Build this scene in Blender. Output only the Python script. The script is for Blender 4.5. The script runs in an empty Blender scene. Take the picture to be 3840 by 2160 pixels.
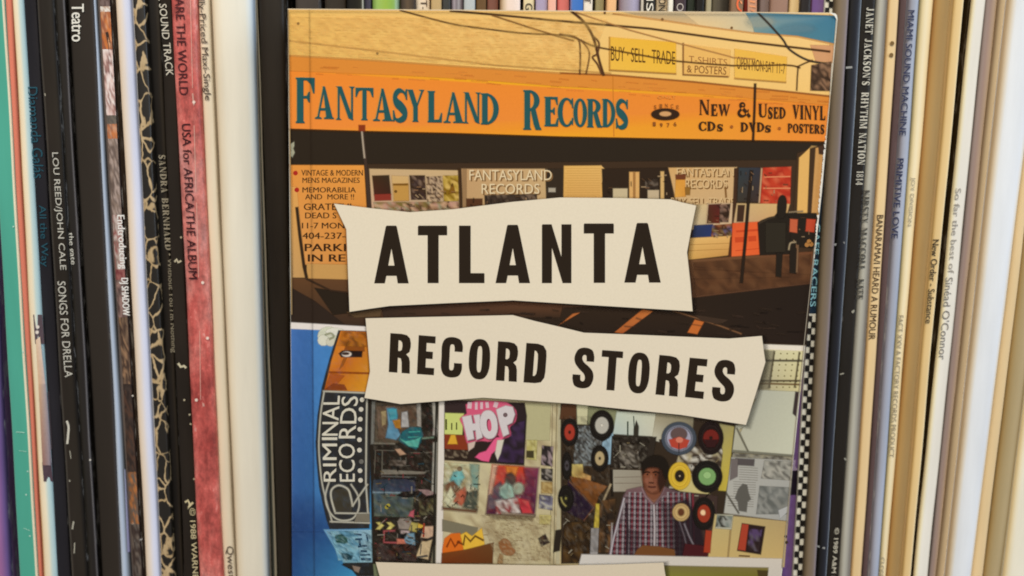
import bpy, bmesh, math, random
import numpy as np
from mathutils import Vector, Matrix
from mathutils.geometry import tessellate_polygon

random.seed(11)
SC = bpy.context.scene
COL = SC.collection

# ------------------------------------------------------------------ camera
F = 3000.0                      # focal length in pixels of the 3840 px wide picture
BOOK_Y = -0.018                 # front board of the book; record spines stand near Y = 0
CAM = Vector((0.0, -0.2475, 0.1825))
PITCH, ROLL = math.radians(7.5), math.radians(0.75)
ROT = (Matrix.Rotation(math.pi/2 - PITCH, 3, 'X') @ Matrix.Rotation(ROLL, 3, 'Z'))
cam = bpy.data.cameras.new('camera')
cam.sensor_width = 36.0
cam.lens = F/3840*36.0
cam.clip_start = 0.01
cam.clip_end = 20.0
cam.dof.use_dof = True
cam.dof.focus_distance = 0.2315
cam.dof.aperture_fstop = 8.5
camo = bpy.data.objects.new('camera', cam)
camo.matrix_world = Matrix.Translation(CAM) @ ROT.to_4x4()
COL.objects.link(camo)
SC.camera = camo

def at(x, y, Y):
    """the point of the plane Y = const seen at pixel (x, y) of the photograph"""
    d = ROT @ Vector(((x-1920)/F, -(y-1080)/F, -1.0))
    return CAM + d*((Y-CAM.y)/d.y)

# ------------------------------------------------------------------ light
w = bpy.data.worlds.new('World'); SC.world = w; w.use_nodes = True
w.node_tree.nodes['Background'].inputs[0].default_value = (0.82, 0.86, 1.0, 1)
w.node_tree.nodes['Background'].inputs[1].default_value = 0.20

def area(name, loc, target, size, power, color):
    l = bpy.data.lights.new(name, 'AREA'); l.shape = 'RECTANGLE'
    l.size, l.size_y = size; l.energy = power; l.color = color
    o = bpy.data.objects.new(name, l); COL.objects.link(o)
    o.location = loc
    o.rotation_euler = (Vector(target)-Vector(loc)).to_track_quat('-Z', 'Y').to_euler()
    return o
area('ceiling_lamp', (-0.18, -1.05, 1.2), (0, 0, 0.15), (1.2, 0.7), 24.0, (1.0, 0.935, 0.80))
area('window_light', (1.30, -0.85, 0.6), (0, 0, 0.15), (0.7, 1.2), 12.0, (0.70, 0.84, 1.0))

SC.view_settings.view_transform = 'Standard'
SC.view_settings.look = 'None'
SC.view_settings.exposure = 0.0
SC.view_settings.gamma = 1.0
SC.cycles.filter_width = 1.9
SC.cycles.transparent_max_bounces = 96

# ------------------------------------------------------------------ materials
def lin(c):
    out = []
    for v in c[:3]:
        v /= 255.0
        out.append(v/12.92 if v <= 0.04045 else ((v+0.055)/1.055)**2.4)
    return tuple(min(v, 0.86) for v in out)

def nodes_of(name):
    m = bpy.data.materials.new(name); m.use_nodes = True
    n = m.node_tree.nodes; l = m.node_tree.links
    return m, n, l, n['Principled BSDF']

def noise(n, l, scale, stretch=(1, 1, 1), detail=4, rough=0.55, vec=None):
    tc = n.new('ShaderNodeTexCoord'); mp = n.new('ShaderNodeMapping')
    oi = n.new('ShaderNodeObjectInfo')
    mp.inputs['Scale'].default_value = stretch
    l.new(tc.outputs['Object'], mp.inputs[0])
    cb = n.new('ShaderNodeCombineXYZ'); l.new(oi.outputs['Random'], cb.inputs[0]); l.new(oi.outputs['Random'], cb.inputs[2])
    l.new(cb.outputs[0], mp.inputs['Location'])
    t = n.new('ShaderNodeTexNoise'); t.inputs['Scale'].default_value = scale
    t.inputs['Detail'].default_value = detail; t.inputs['Roughness'].default_value = rough
    l.new(mp.outputs[0], t.inputs['Vector'])
    return t

def maprange(n, l, src, a, b, c, d):
    r = n.new('ShaderNodeMapRange'); r.clamp = True
    for i, v in zip((1, 2, 3, 4), (a, b, c, d)): r.inputs[i].default_value = v
    l.new(src, r.inputs[0]); return r

def mixc(n, l, kind, fac, a, b):
    m = n.new('ShaderNodeMix'); m.data_type = 'RGBA'; m.blend_type = kind
    for sock, v in ((m.inputs[0], fac), (m.inputs[6], a), (m.inputs[7], b)):
        if isinstance(v, (int, float)): sock.default_value = v
        elif isinstance(v, tuple): sock.default_value = (*v[:3], 1)
        else: l.new(v, sock)
    return m.outputs[2]

def bump(n, l, b, src, strength, dist):
    bp = n.new('ShaderNodeBump'); bp.inputs['Strength'].default_value = strength
    bp.inputs['Distance'].default_value = dist
    l.new(src, bp.inputs['Height']); l.new(bp.outputs[0], b.inputs['Normal'])

def card_material(name, rough=0.45, spec=0.35, wear=(0.75, 0.72, 0.66), wear_amt=0.6, streak=0.10):
    """printed record sleeve card: colour attribute, soft streaks, worn edges"""
    m, n, l, b = nodes_of(name)
    a = n.new('ShaderNodeAttribute'); a.attribute_name = 'Col'
    t = noise(n, l, 160, (1, 1, 0.12), 5)
    f = maprange(n, l, t.outputs[0], 0.3, 0.7, 1-streak, 1+streak)
    c = mixc(n, l, 'MULTIPLY', 1.0, a.outputs[0], f.outputs[0])
    e = n.new('ShaderNodeAttribute'); e.attribute_name = 'edge'
    t2 = noise(n, l, 420, (1, 1, 0.22), 6, 0.7)
    em = maprange(n, l, e.outputs['Fac'], 0.80, 0.99, 0.0, 0.42)
    s = n.new('ShaderNodeMath'); s.operation = 'ADD'
    l.new(t2.outputs[0], s.inputs[0]); l.new(em.outputs[0], s.inputs[1])
    wr = maprange(n, l, s.outputs[0], 0.95, 1.03, 0.0, wear_amt)
    c = mixc(n, l, 'MIX', wr.outputs[0], c, wear)
    l.new(c, b.inputs['Base Color'])
    t3 = noise(n, l, 60, (1, 1, 0.3), 3)
    rr = maprange(n, l, t3.outputs[0], 0.3, 0.7, rough-0.1, rough+0.12)
    l.new(rr.outputs[0], b.inputs['Roughness'])
    b.inputs['Specular IOR Level'].default_value = spec
    bump(n, l, b, t2.outputs[0], 0.25, 0.00015)
    return m

M_CARD = card_material('sleeve_card')
M_GLOSS = card_material('sleeve_card_laminated', 0.36, 0.22, wear=(0.5, 0.48, 0.46), wear_amt=0.35, streak=0.22)
M_MATTE = card_material('sleeve_card_uncoated', 0.62, 0.12, wear=(0.55, 0.45, 0.33), wear_amt=0.25, streak=0.07)

def marble_material():
    m, n, l, b = nodes_of('marbled_sleeve_card')
    tc = n.new('ShaderNodeTexCoord'); mp = n.new('ShaderNodeMapping')
    mp.inputs['Scale'].default_value = (1.15, 1, 0.72)
    l.new(tc.outputs['Object'], mp.inputs[0])
    t = n.new('ShaderNodeTexNoise'); t.inputs['Scale'].default_value = 190; t.inputs['Detail'].default_value = 3
    l.new(mp.outputs[0], t.inputs['Vector'])
    add = n.new('ShaderNodeVectorMath'); add.operation = 'MULTIPLY_ADD'
    add.inputs[1].default_value = (0.004, 0.004, 0.004)
    l.new(t.outputs['Color'], add.inputs[0]); l.new(mp.outputs[0], add.inputs[2])
    v = n.new('ShaderNodeTexVoronoi'); v.feature = 'DISTANCE_TO_EDGE'; v.inputs['Scale'].default_value = 215
    l.new(add.outputs[0], v.inputs['Vector'])
    t2 = n.new('ShaderNodeTexNoise'); t2.inputs['Scale'].default_value = 95; t2.inputs['Detail'].default_value = 2
    l.new(mp.outputs[0], t2.inputs['Vector'])
    th = maprange(n, l, t2.outputs[0], 0.34, 0.70, 0.02, 0.10)
    d = n.new('ShaderNodeMath'); d.operation = 'SUBTRACT'
    l.new(th.outputs[0], d.inputs[0]); l.new(v.outputs['Distance'], d.inputs[1])
    k = maprange(n, l, d.outputs[0], -0.015, 0.03, 0, 1)
    t3 = n.new('ShaderNodeTexNoise'); t3.inputs['Scale'].default_value = 300; t3.inputs['Detail'].default_value = 4
    l.new(mp.outputs[0], t3.inputs['Vector'])
    vein = mixc(n, l, 'MIX', t3.outputs[0], lin((150, 120, 75)), lin((215, 190, 150)))
    c = mixc(n, l, 'MIX', k.outputs[0], lin((34, 29, 22)), vein)
    l.new(c, b.inputs['Base Color']); b.inputs['Roughness'].default_value = 0.4
    bump(n, l, b, t3.outputs[0], 0.2, 0.0002)
    return m
M_MARBLE = marble_material()

def red_material():
    m, n, l, b = nodes_of('mottled_red_sleeve_card')
    t = noise(n, l, 70, (1, 1, 0.35), 6, 0.62)
    t2 = noise(n, l, 330, (1, 1, 0.55), 6, 0.8)
    cr = n.new('ShaderNodeValToRGB')
    els = [(0.34, (160, 64, 58)), (0.46, (196, 92, 84)), (0.56, (208, 122, 112)), (0.68, (204, 150, 146))]
    cr.color_ramp.elements[0].position = els[0][0]; cr.color_ramp.elements[0].color = (*lin(els[0][1]), 1)
    cr.color_ramp.elements[1].position = els[3][0]; cr.color_ramp.elements[1].color = (*lin(els[3][1]), 1)
    for p, c in els[1:3]:
        e = cr.color_ramp.elements.new(p); e.color = (*lin(c), 1)
    l.new(t.outputs[0], cr.inputs[0])
    s = maprange(n, l, t2.outputs[0], 0.36, 0.64, 0.58, 1.34)
    c = mixc(n, l, 'MULTIPLY', 1.0, cr.outputs[0], s.outputs[0])
    wr = maprange(n, l, t2.outputs[0], 0.60, 0.70, 0, 0.6)
    c = mixc(n, l, 'MIX', wr.outputs[0], c, lin((225, 190, 180)))
    l.new(c, b.inputs['Base Color']); b.inputs['Roughness'].default_value = 0.42
    bump(n, l, b, t2.outputs[0], 0.35, 0.0003)
    return m
M_RED = red_material()

def ink_material(name, rough, spec, var, vscale, coat=0.0):
    """printing ink: colour and coverage from the 'Ink' attribute"""
    m, n, l, b = nodes_of(name)
    a = n.new('ShaderNodeAttribute'); a.attribute_name = 'Ink'
    t = noise(n, l, vscale, (1, 1, 1), 5, 0.7)
    f = maprange(n, l, t.outputs[0], 0.3, 0.7, 1-var, 1+var)
    c = mixc(n, l, 'MULTIPLY', 1.0, a.outputs[0], f.outputs[0])
    l.new(c, b.inputs['Base Color'])
    l.new(a.outputs['Alpha'], b.inputs['Alpha'])
    b.inputs['Roughness'].default_value = rough
    b.inputs['Specular IOR Level'].default_value = spec
    b.inputs['Coat Weight'].default_value = coat
    b.inputs['Coat Roughness'].default_value = 0.3
    return m
M_PRINT = ink_material('printed_cover_ink', 0.5, 0.10, 0.035, 1500)
M_INK = ink_material('spine_ink', 0.5, 0.15, 0.08, 1200)

def plain(name, c, rough=0.6, var=0.06, scale=200, spec=0.3):
    m, n, l, b = nodes_of(name)
    t = noise(n, l, scale, (1, 1, 1), 5)
    f = maprange(n, l, t.outputs[0], 0.3, 0.7, 1-var, 1+var)
    cc = mixc(n, l, 'MULTIPLY', 1.0, lin(c), f.outputs[0])
    l.new(cc, b.inputs['Base Color']); b.inputs['Roughness'].default_value = rough
    b.inputs['Specular IOR Level'].default_value = spec
    bump(n, l, b, t.outputs[0], 0.2, 0.0002)
    return m
M_PAPER = plain('cover_board_edge', (232, 226, 212))
M_PAGES = plain('book_pages', (214, 204, 182), 0.8, 0.12, 900)
M_WOOD = plain('shelf_wood', (96, 68, 46), 0.5, 0.25, 40)
M_WALL = plain('shelf_back_paint', (52, 40, 32), 0.7, 0.1, 30)

def put(name, mesh, mat, parent=None):
    o = bpy.data.objects.new(name, mesh)
    if mat: mesh.materials.append(mat)
    COL.objects.link(o)
    if parent: o.parent = parent
    return o

def tag(o, label, cat, group=None, kind=None):
    if label: o['label'] = label
    if cat: o['category'] = cat
    if group: o['group'] = group
    if kind: o['kind'] = kind

# ------------------------------------------------------------------ lettering shapes
def ell(cx, cy, rx, ry, a0=0, a1=360, n=20):
    return [(cx+rx*math.cos(math.radians(a0+(a1-a0)*i/n)), cy+ry*math.sin(math.radians(a0+(a1-a0)*i/n)))
            for i in range(n+1)]
def loop(cx, cy, rx, ry, n=20, p=2.0, rot=0):
    out = []
    for i in range(n):
        a = 2*math.pi*i/n; c, s = math.cos(a), math.sin(a)
        x = rx*math.copysign(abs(c)**(2/p), c); y = ry*math.copysign(abs(s)**(2/p), s)
        q = math.radians(rot)
        out.append((cx+x*math.cos(q)-y*math.sin(q), cy+x*math.sin(q)+y*math.cos(q)))
    return out
def spline(pts, k=5):
    if len(pts) < 3: return list(pts)
    P = [pts[0]]+list(pts)+[pts[-1]]; out = []
    for i in range(1, len(P)-2):
        a, b, c, d = [np.array(P[j], float) for j in (i-1, i, i+1, i+2)]
        for s in range(k):
            t = s/k
            out.append(tuple(0.5*((2*b)+(c-a)*t+(2*a-5*b+4*c-d)*t*t+(3*b-a-3*c+d)*t**3)))
    out.append(tuple(pts[-1])); return out
def ribbon(pts, w):
    """polygon of a stroke; w a number or a list of widths along it"""
    n = len(pts); L = []; R = []
    for i, p in enumerate(pts):
        a = np.array(pts[max(i-1, 0)], float); b = np.array(pts[min(i+1, n-1)], float)
        t = b-a; t = t/(np.linalg.norm(t)+1e-9); nn = np.array((-t[1], t[0]))
        ww = w if isinstance(w, (int, float)) else np.interp(i/(n-1), np.linspace(0, 1, len(w)), w)
        L.append(tuple(np.array(p)+nn*ww/2)); R.append(tuple(np.array(p)-nn*ww/2))
    return L+R[::-1]

# heavy condensed capitals of the two title banners (unit box, y up)
TITLE = {
 'A': [[[(0, 0), (.31, 0), (.355, .13), (.645, .13), (.68, 0), (1, 0), (.655, .98), (.63, 1), (.36, 1), (.335, .98)], [(.41, .31), (.585, .31), (.5, .6)]]],
 'T': [[[(0, .98), (0, .83), (.33, .83), (.33, 0), (.71, 0), (.71, .83), (1, .83), (1, .98), (.98, 1), (.02, 1)]]],
 'L': [[[(0, 0), (0, 1), (.46, 1), (.46, .175), (.98, .175), (1, .16), (1, 0)]]],
 'N': [[[(0, 0), (0, .98), (.02, 1), (.33, 1), (.66, .45), (.66, 1), (1, 1), (1, 0), (.70, 0), (.34, .60), (.34, 0)]]],
 'E': [[[(0, 0), (0, 1), (1, 1), (1, .815), (.49, .815), (.49, .60), (.88, .60), (.88, .41), (.49, .41), (.49, .185), (1, .185), (1, 0)]]],
 'R': [[[(0, 0), (0, 1), (.55, 1), (.8, .975), (.95, .9), (1, .78), (1, .68), (.95, .55), (.8, .485), (.94, .41), (.985, .3), (1, 0), (.61, 0), (.59, .28), (.54, .37), (.41, .385), (.41, 0)],
        [(.41, .83), (.5, .825), (.58, .78), (.6, .7), (.58, .6), (.5, .56), (.41, .56)]]],
 'D': [[[(0, 0), (0, 1), (.55, 1), (.82, .96), (.97, .84), (1, .7), (1, .3), (.97, .15), (.82, .03), (.55, 0)],
        [(.42, .82), (.5, .81), (.58, .74), (.595, .62), (.595, .36), (.57, .24), (.5, .185), (.42, .18)]]],
 'O': [[loop(.5, .5, .5, .5, 32, 2.5), loop(.5, .5, .115, .325, 20, 3.2)]],
 'C': [[[*spline([(1, .645), (1, .8), (.86, .95), (.5, 1.0), (.16, .95), (0, .78), (0, .5), (0, .22), (.16, .05), (.5, 0), (.86, .05), (1, .2), (1, .365)], 4),
         (.615, .365), *spline([(.615, .27), (.58, .2), (.5, .18), (.42, .2), (.39, .29), (.39, .5), (.39, .71), (.42, .8), (.5, .82), (.58, .8), (.615, .73)], 3), (.615, .645)]]],
 'S': [[[(.97, .665), *spline([(.975, .78), (.86, .945), (.53, 1.0), (.2, .95), (.04, .78), (.07, .62), (.27, .48), (.52, .36), (.585, .27), (.56, .195), (.47, .175), (.39, .21), (.375, .3)], 4),
         (.375, .33), (.0, .33), *spline([(.0, .22), (.12, .055), (.47, 0), (.82, .05), (.985, .22), (.96, .40), (.78, .525), (.5, .64), (.41, .73), (.44, .80), (.52, .82), (.59, .795), (.61, .7)], 4), (.61, .665)]]],
}
def stem(a, b, s=.06):
    m = (a+b)/2
    return [[(a-s, 0), (b+s, 0), (b+s, .025), (b, .05), (b, .95), (b+s, .975), (b+s, 1), (a-s, 1), (a-s, .975), (a, .95), (a, .05), (a-s, .025)]]
# thick-and-thin capitals with wedge serifs (painted shop sign, serif spines)
SERIF = {
 'F': (.48, [stem(.1, .42), [[(.3, 1), (1, 1), (.99, .66), (.93, .66), (.8, .86), (.6, .945), (.3, .945)]], [[(.4, .60), (.6, .60), (.7, .69), (.75, .69), (.75, .46), (.7, .46), (.6, .545), (.4, .545)]]]),
 'E': (.52, [stem(.1, .46), [[(.4, 1), (.95, 1), (.95, .74), (.9, .74), (.78, .92), (.4, .93)]], [[(.4, .56), (.6, .56), (.7, .64), (.75, .64), (.75, .4), (.7, .4), (.6, .48), (.4, .48)]], [[(.4, 0), (.97, 0), (1, .28), (.94, .28), (.8, .08), (.4, .07)]]]),
 'L': (.5, [stem(.1, .46), [[(.4, 0), (.97, 0), (1, .3), (.94, .3), (.8, .09), (.4, .075)]]]),
 'A': (.62, [[[(.42, 1), (.52, 1), (.93, .04), (.6, .04)]], [[(.43, 1), (.47, .86), (.2, .04), (.12, .04)]], [[(.24, .33), (.72, .33), (.74, .26), (.22, .26)]], [[(0, 0), (.34, 0), (.34, .03), (.22, .06), (.1, .06), (0, .03)]], [[(.48, 0), (1, 0), (1, .03), (.92, .06), (.6, .06), (.48, .03)]]]),
 'N': (.66, [[[(.0, 1), (.3, 1), (.93, 0), (.86, 0), (.68, .05), (.1, .97)]], [[(.1, .95), (.19, .9), (.19, .04), (.1, .04)]], [[(.82, .96), (.91, .96), (.91, 0), (.82, .12)]], [[(.0, 0), (.3, 0), (.2, .05), (.09, .05)]], [[(.7, 1), (1, 1), (.91, .95), (.81, .95)]]]),
 'T': (.6, [[[(.33, .0), (.67, .0), (.67, .025), (.61, .05), (.61, .95), (.39, .95), (.39, .05), (.33, .025)]], [[(0, 1), (1, 1), (1, .72), (.95, .72), (.82, .9), (.6, .94), (.4, .94), (.18, .9), (.05, .72), (0, .72)]]]),
 'Y': (.62, [[[(.0, 1), (.34, 1), (.62, .5), (.62, .05), (.68, 0), (.32, 0), (.38, .05), (.38, .45), (.08, .96)]], [[(.7, 1), (1, 1), (.93, .95), (.62, .5), (.55, .5), (.83, .95)]]]),
 'V': (.62, [[[(0, 1), (.4, 1), (.62, .18), (.52, 0), (.46, 0), (.08, .96)]], [[(.7, 1), (1, 1), (.93, .95), (.56, .04), (.5, .1), (.82, .95)]]]),
 'W': (.95, [[[(0, 1), (.25, 1), (.36, .15), (.32, 0), (.27, 0), (.05, .96)]], [[(.5, 1), (.56, .9), (.34, .04), (.3, .1)]], [[(.36, 1), (.6, 1), (.72, .15), (.69, 0), (.64, 0), (.42, .95)]], [[(.82, 1), (1, 1), (.95, .95), (.71, .04), (.67, .1), (.87, .95)]]]),
 'U': (.64, [[*[[(.0, 1), (.4, 1), (.33, .95), (.33, .3), (.4, .12), (.55, .07), (.72, .14), (.78, .3), (.78, .95), (.7, 1), (1, 1), (.88, .95), (.88, .28), (.78, .07), (.5, 0), (.2, .06), (.07, .28), (.07, .95)]]]]),
 'I': (.34, [[[(.0, 0), (1, 0), (.8, .05), (.8, .95), (1, 1), (0, 1), (.2, .95), (.2, .05)]]]),
 'D': (.66, [stem(.08, .38), [ell(.3, .5, .7, .5, 90, -90)+ell(.3, .5, .42, .44, -90, 90)]]),
 'P': (.56, [stem(.1, .42), [ell(.4, .73, .6, .27, 90, -90)+ell(.4, .73, .3, .21, -90, 90)]]),
 'B': (.6, [stem(.1, .42), [ell(.4, .75, .5, .25, 90, -90)+ell(.4, .75, .24, .2, -90, 90)], [ell(.4, .26, .6, .26, 90, -90)+ell(.4, .26, .3, .2, -90, 90)]]),
 'R': (.64, [stem(.08, .38), [ell(.35, .74, .55, .26, 90, -90)+ell(.35, .74, .26, .205, -90, 90)], [[(.42, .5), (.68, .53), (.92, .08), (1, .03), (1, 0), (.7, 0), (.6, .12)]]]),
 'K': (.66, [stem(.08, .38), [[(.36, .42), (.85, .96), (.75, 1), (1, 1), (.92, .95), (.45, .42)]], [[(.45, .58), (.6, .68), (.95, .05), (1, 0), (.65, 0), (.42, .5)]]]),
 'H': (.7, [stem(.06, .32, .05), stem(.68, .94, .05), [[(.3, .54), (.7, .54), (.7, .46), (.3, .46)]]]),
 'M': (.85, [stem(.06, .12, .05), stem(.74, .94, .05), [[(.02, 1), (.26, 1), (.54, .22), (.46, .0), (.1, .95)]], [[(.74, 1), (.8, .95), (.52, .04), (.47, .1)]]]),
 'J': (.42, [[[(.3, 1), (1, 1), (.85, .95), (.85, .2), (.6, 0), (.2, 0), (0, .15), (.1, .28), (.3, .2), (.3, .08), (.45, .1), (.5, .25), (.5, .95)]]]),
 'O': (.66, [[loop(.5, .5, .5, .5, 28), loop(.5, .5, .2, .42, 20)]]),
 'C': (.6, [[ell(.55, .5, .55, .5, 40, 320)+ell(.6, .5, .3, .43, 318, 42)], [[(.92, .98), (.98, .98), (1, .64), (.94, .66), (.86, .84)]], [[(.86, .16), (.94, .32), (1, .30), (.98, .05)]]]),
 'S': (.5, [[ribbon(spline([(.86, .8), (.68, .93), (.42, .95), (.2, .8), (.26, .6), (.55, .46), (.78, .3), (.76, .14), (.5, .04), (.25, .06), (.1, .2)], 4), [.06, .1, .2, .28, .32, .30, .2, .1, .06])], [[(.86, 1), (.92, 1), (.93, .68), (.87, .68), (.78, .86)]], [[(.08, 0), (.14, 0), (.22, .12), (.13, .34), (.07, .34)]]]),
 "'": (.2, [[[(.2, 1), (.8, 1), (.55, .68), (.4, .68)]]]),
 '&': (.8, [[ribbon(spline([(1, .0), (.62, .42), (.3, .72), (.3, .9), (.48, .95), (.6, .82), (.5, .66), (.22, .42), (.14, .22), (.32, .06), (.58, .08), (.82, .32), (.88, .5)], 4), [.2, .22, .2, .12, .08, .1, .16, .2, .2, .12, .1, .06])]]),
 '1': (.4, [[[(.2, 0), (.9, 0), (.75, .05), (.75, 1), (.6, 1), (.15, .85), (.15, .8), (.4, .82), (.4, .05)]]]),
 '8': (.5, [[loop(.5, .75, .4, .25, 18), loop(.5, .75, .2, .18, 12)], [loop(.5, .26, .48, .26, 18), loop(.5, .26, .24, .19, 12)]]),
 '4': (.55, [[[(.55, 0), (.85, 0), (.85, 1), (.6, 1), (0, .34), (0, .24), (1, .24), (1, .32), (.12, .32), (.55, .82)]]]),
}
_font_cache = {}
def font_tris(s, bold=0.0):
    """built-in vector font -> triangles normalised to the unit box, and the aspect"""
    key = (s, bold)
    if key in _font_cache: return _font_cache[key]
    cu = bpy.data.curves.new('t', 'FONT'); cu.body = s; cu.offset = bold; cu.resolution_u = 3
    o = bpy.data.objects.new('t', cu); COL.objects.link(o)
    dg = bpy.context.evaluated_depsgraph_get(); me = o.evaluated_get(dg).to_mesh()
    V = np.array([v.co[:2] for v in me.vertices]); me.calc_loop_triangles()
    T = [tuple(t.vertices) for t in me.loop_triangles]
    o.evaluated_get(dg).to_mesh_clear(); bpy.data.objects.remove(o); bpy.data.curves.remove(cu)
    lo, hi = V.min(0), V.max(0); asp = (hi[0]-lo[0])/(hi[1]-lo[1])
    V = (V-lo)/(hi-lo)
    _font_cache[key] = (V, T, asp); return _font_cache[key]

class Art:
    """flat inks laid one over another; pixel positions are turned into points of one surface by place()"""
    def __init__(self, place, step=1.0e-6):
        self.place = place; self.step = step; self.k = 0; self.feather = 0.0
        self.V = []; self.Fc = []; self.C = []
    def layer(self): self.k += 1
    def _add(self, P, T, cols):
        b = len(self.V)
        for p in P: self.V.append(self.place(p[0], p[1], self.k*self.step))
        for t in T: self.Fc.append(tuple(b+i for i in t))
        self.C += cols
    @staticmethod
    def col(c, n):
        if isinstance(c, list): return [(*lin(q), (q[3] if len(q) > 3 else 1.0)) for q in c]
        return [(*lin(c), (c[3] if len(c) > 3 else 1.0))]*n
    def poly(self, pts, c, holes=(), newlayer=True):
        if newlayer: self.layer()
        loops = [[Vector((x, y, 0)) for x, y in pts]]+[[Vector((x, y, 0)) for x, y in h] for h in holes]
        flat = [p for lp in loops for p in lp]
        T = tessellate_polygon(loops)
        cols = self.col(c, len(flat))
        self.ring(pts, cols)
        self._add([(p.x, p.y) for p in flat], T, cols)
    def ring(self, pts, cols):
        """soft printed edge: coverage fades out over a few pixels round an outline"""
        d = self.feather
        if d <= 0: return
        n = len(pts); ar = sum(pts[i][0]*pts[(i+1) % n][1]-pts[(i+1) % n][0]*pts[i][1] for i in range(n))
        sg = 1.0 if ar > 0 else -1.0
        inner = []; outer = []; ci = []; co = []
        for i in range(n):
            p = np.array(pts[i], float); a = p-np.array(pts[i-1], float); b = np.array(pts[(i+1) % n], float)-p
            na = np.array((a[1], -a[0]))/(np.linalg.norm(a)+1e-6); nb = np.array((b[1], -b[0]))/(np.linalg.norm(b)+1e-6)
            m = na+nb; L = np.linalg.norm(m); m = m/L if L > .3 else nb
            m = m*min(1.6, 1/max(.5, abs(float(np.dot(m, nb)))))*sg
            inner.append(tuple(p)); outer.append(tuple(p+m*d)); ci.append((*cols[i][:3], cols[i][3]*.62)); co.append((*cols[i][:3], 0.0))
        k = self.k; self.k = k-0.5
        T = [(i, (i+1) % n, n+(i+1) % n, n+i) for i in range(n)]
        self._add(inner+outer, T, ci+co); self.k = k
    def quad(self, q, c, n=1):
        """q: TL TR BR BL; c one colour or four; subdivided so that four-colour blends are smooth"""
        self.layer()
        if not isinstance(c, list): self.poly(list(q), c, newlayer=False); return
        self.grid(q, 5, 5, None, four=c, new=False)
    def rect(self, x0, y0, x1, y1, c): self.quad([(x0, y0), (x1, y0), (x1, y1), (x0, y1)], c)
    def grid(self, q, nx, ny, pal, four=None, new=True, rnd=None, alpha=1.0):
        """soft blotches: a lattice whose nodes take random colours of the palette"""
        if new: self.layer()
        R = rnd or random
        P = []; cols = []
        for j in range(ny+1):
            for i in range(nx+1):
                u, v = i/nx, j/ny
                if four is None and 0 < i < nx: u += R.uniform(-.3, .3)/nx
                if four is None and 0 < j < ny: v += R.uniform(-.3, .3)/ny
                P.append(bil(q, u, v))
                if four is not None:
                    f = [np.array(c[:3], float) for c in four]
                    cc = (f[0]*(1-u)+f[1]*u)*(1-v)+(f[3]*(1-u)+f[2]*u)*v
                    al = [(c[3] if len(c) > 3 else 1.0) for c in four]
                    a = (al[0]*(1-u)+al[1]*u)*(1-v)+(al[3]*(1-u)+al[2]*u)*v
                    cols.append((*lin(cc), a))
                else:
                    c = R.choice(pal); cols.append((*lin(c), alpha if isinstance(alpha, float) else R.uniform(*alpha)))
        T = [(j*(nx+1)+i, j*(nx+1)+i+1, (j+1)*(nx+1)+i+1, (j+1)*(nx+1)+i) for j in range(ny) for i in range(nx)]
        if self.feather > 0:
            B = [i for i in range(nx)]+[j*(nx+1)+nx for j in range(ny)]+[ny*(nx+1)+i for i in range(nx, 0, -1)]+[j*(nx+1) for j in range(ny, 0, -1)]
            self.ring([P[i] for i in B], [cols[i] for i in B])
        self._add(P, T, cols)
    def line(self, pts, w, c, smooth=False):
        if self.feather > 0: w = max(w*.5, w-self.feather*.9)
        self.poly(ribbon(spline(pts) if smooth else pts, w), c)
    def dots(self, pts, r, c, n=8):
        self.layer()
        for x, y in pts:
            b = loop(x, y, r, r, n); self._add(b, [tuple(range(n))], self.col(c, n))
    def strokes(self, segs, c):
        """many short separate dashes (x0, y0, x1, y1, w) on one layer"""
        self.layer()
        for x0, y0, x1, y1, wd in segs:
            self._add(ribbon([(x0, y0), (x1, y1)], wd), [(0, 1, 2, 3)], self.col(c, 4))
    def text(self, s, q, c, bold=0.0):
        V, T, asp = font_tris(s)
        sh = (0.0,) if bold <= .003 else (-bold*.9/asp, bold*.9/asp) if bold < .016 else (-bold*1.1/asp, 0.0, bold*1.1/asp)
        for d in sh:
            self.layer()
            self._add([bil(q, v[0]*(1-2*max(sh))+max(sh)+d, 1-v[1]) for v in V], T, self.col(c, len(V)))
    def glyph(self, polys, q, c, solo=True):
        fe, self.feather = self.feather, min(self.feather, 1.5)
        for lp in polys:
            m = [[bil(q, x, 1-y) for x, y in l] for l in lp]
            self.poly(m[0], c, m[1:])
        self.feather = fe
    def serif(self, s, q, c, gap=.07, space=.35, caps=None):
        ws = [SERIF[ch][0] if ch in SERIF else space for ch in s]
        tot = sum(ws)+gap*(len(s)-1); x = 0
        for ch, wd in zip(s, ws):
            if ch in SERIF:
                a, b = x/tot, (x+wd)/tot
                self.glyph(SERIF[ch][1], [bil(q, a, 0), bil(q, b, 0), bil(q, b, 1), bil(q, a, 1)], c)
            x += wd+gap
    def build(self, name, mat, parent=None, origin=Vector((0, 0, 0))):
        me = bpy.data.meshes.new(name)
        me.from_pydata([tuple(v-origin) for v in self.V], [], self.Fc)
        at_ = me.attributes.new('Ink', 'FLOAT_COLOR', 'POINT')
        at_.data.foreach_set('color', np.array(self.C, dtype=np.float32).ravel())
        me.update()
        # every ink faces the reader
        bm = bmesh.new(); bm.from_mesh(me)
        for f in bm.faces:
            if f.normal.y > 0: f.normal_flip()
        bm.to_mesh(me); bm.free()
        return put(name, me, mat, parent)
def bil(q, u, v):
    (a, b), (c, d), (e, f), (g, h) = q
    return ((a*(1-u)+c*u)*(1-v)+(g*(1-u)+e*u)*v, (b*(1-u)+d*u)*(1-v)+(h*(1-u)+f*u)*v)

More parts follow.
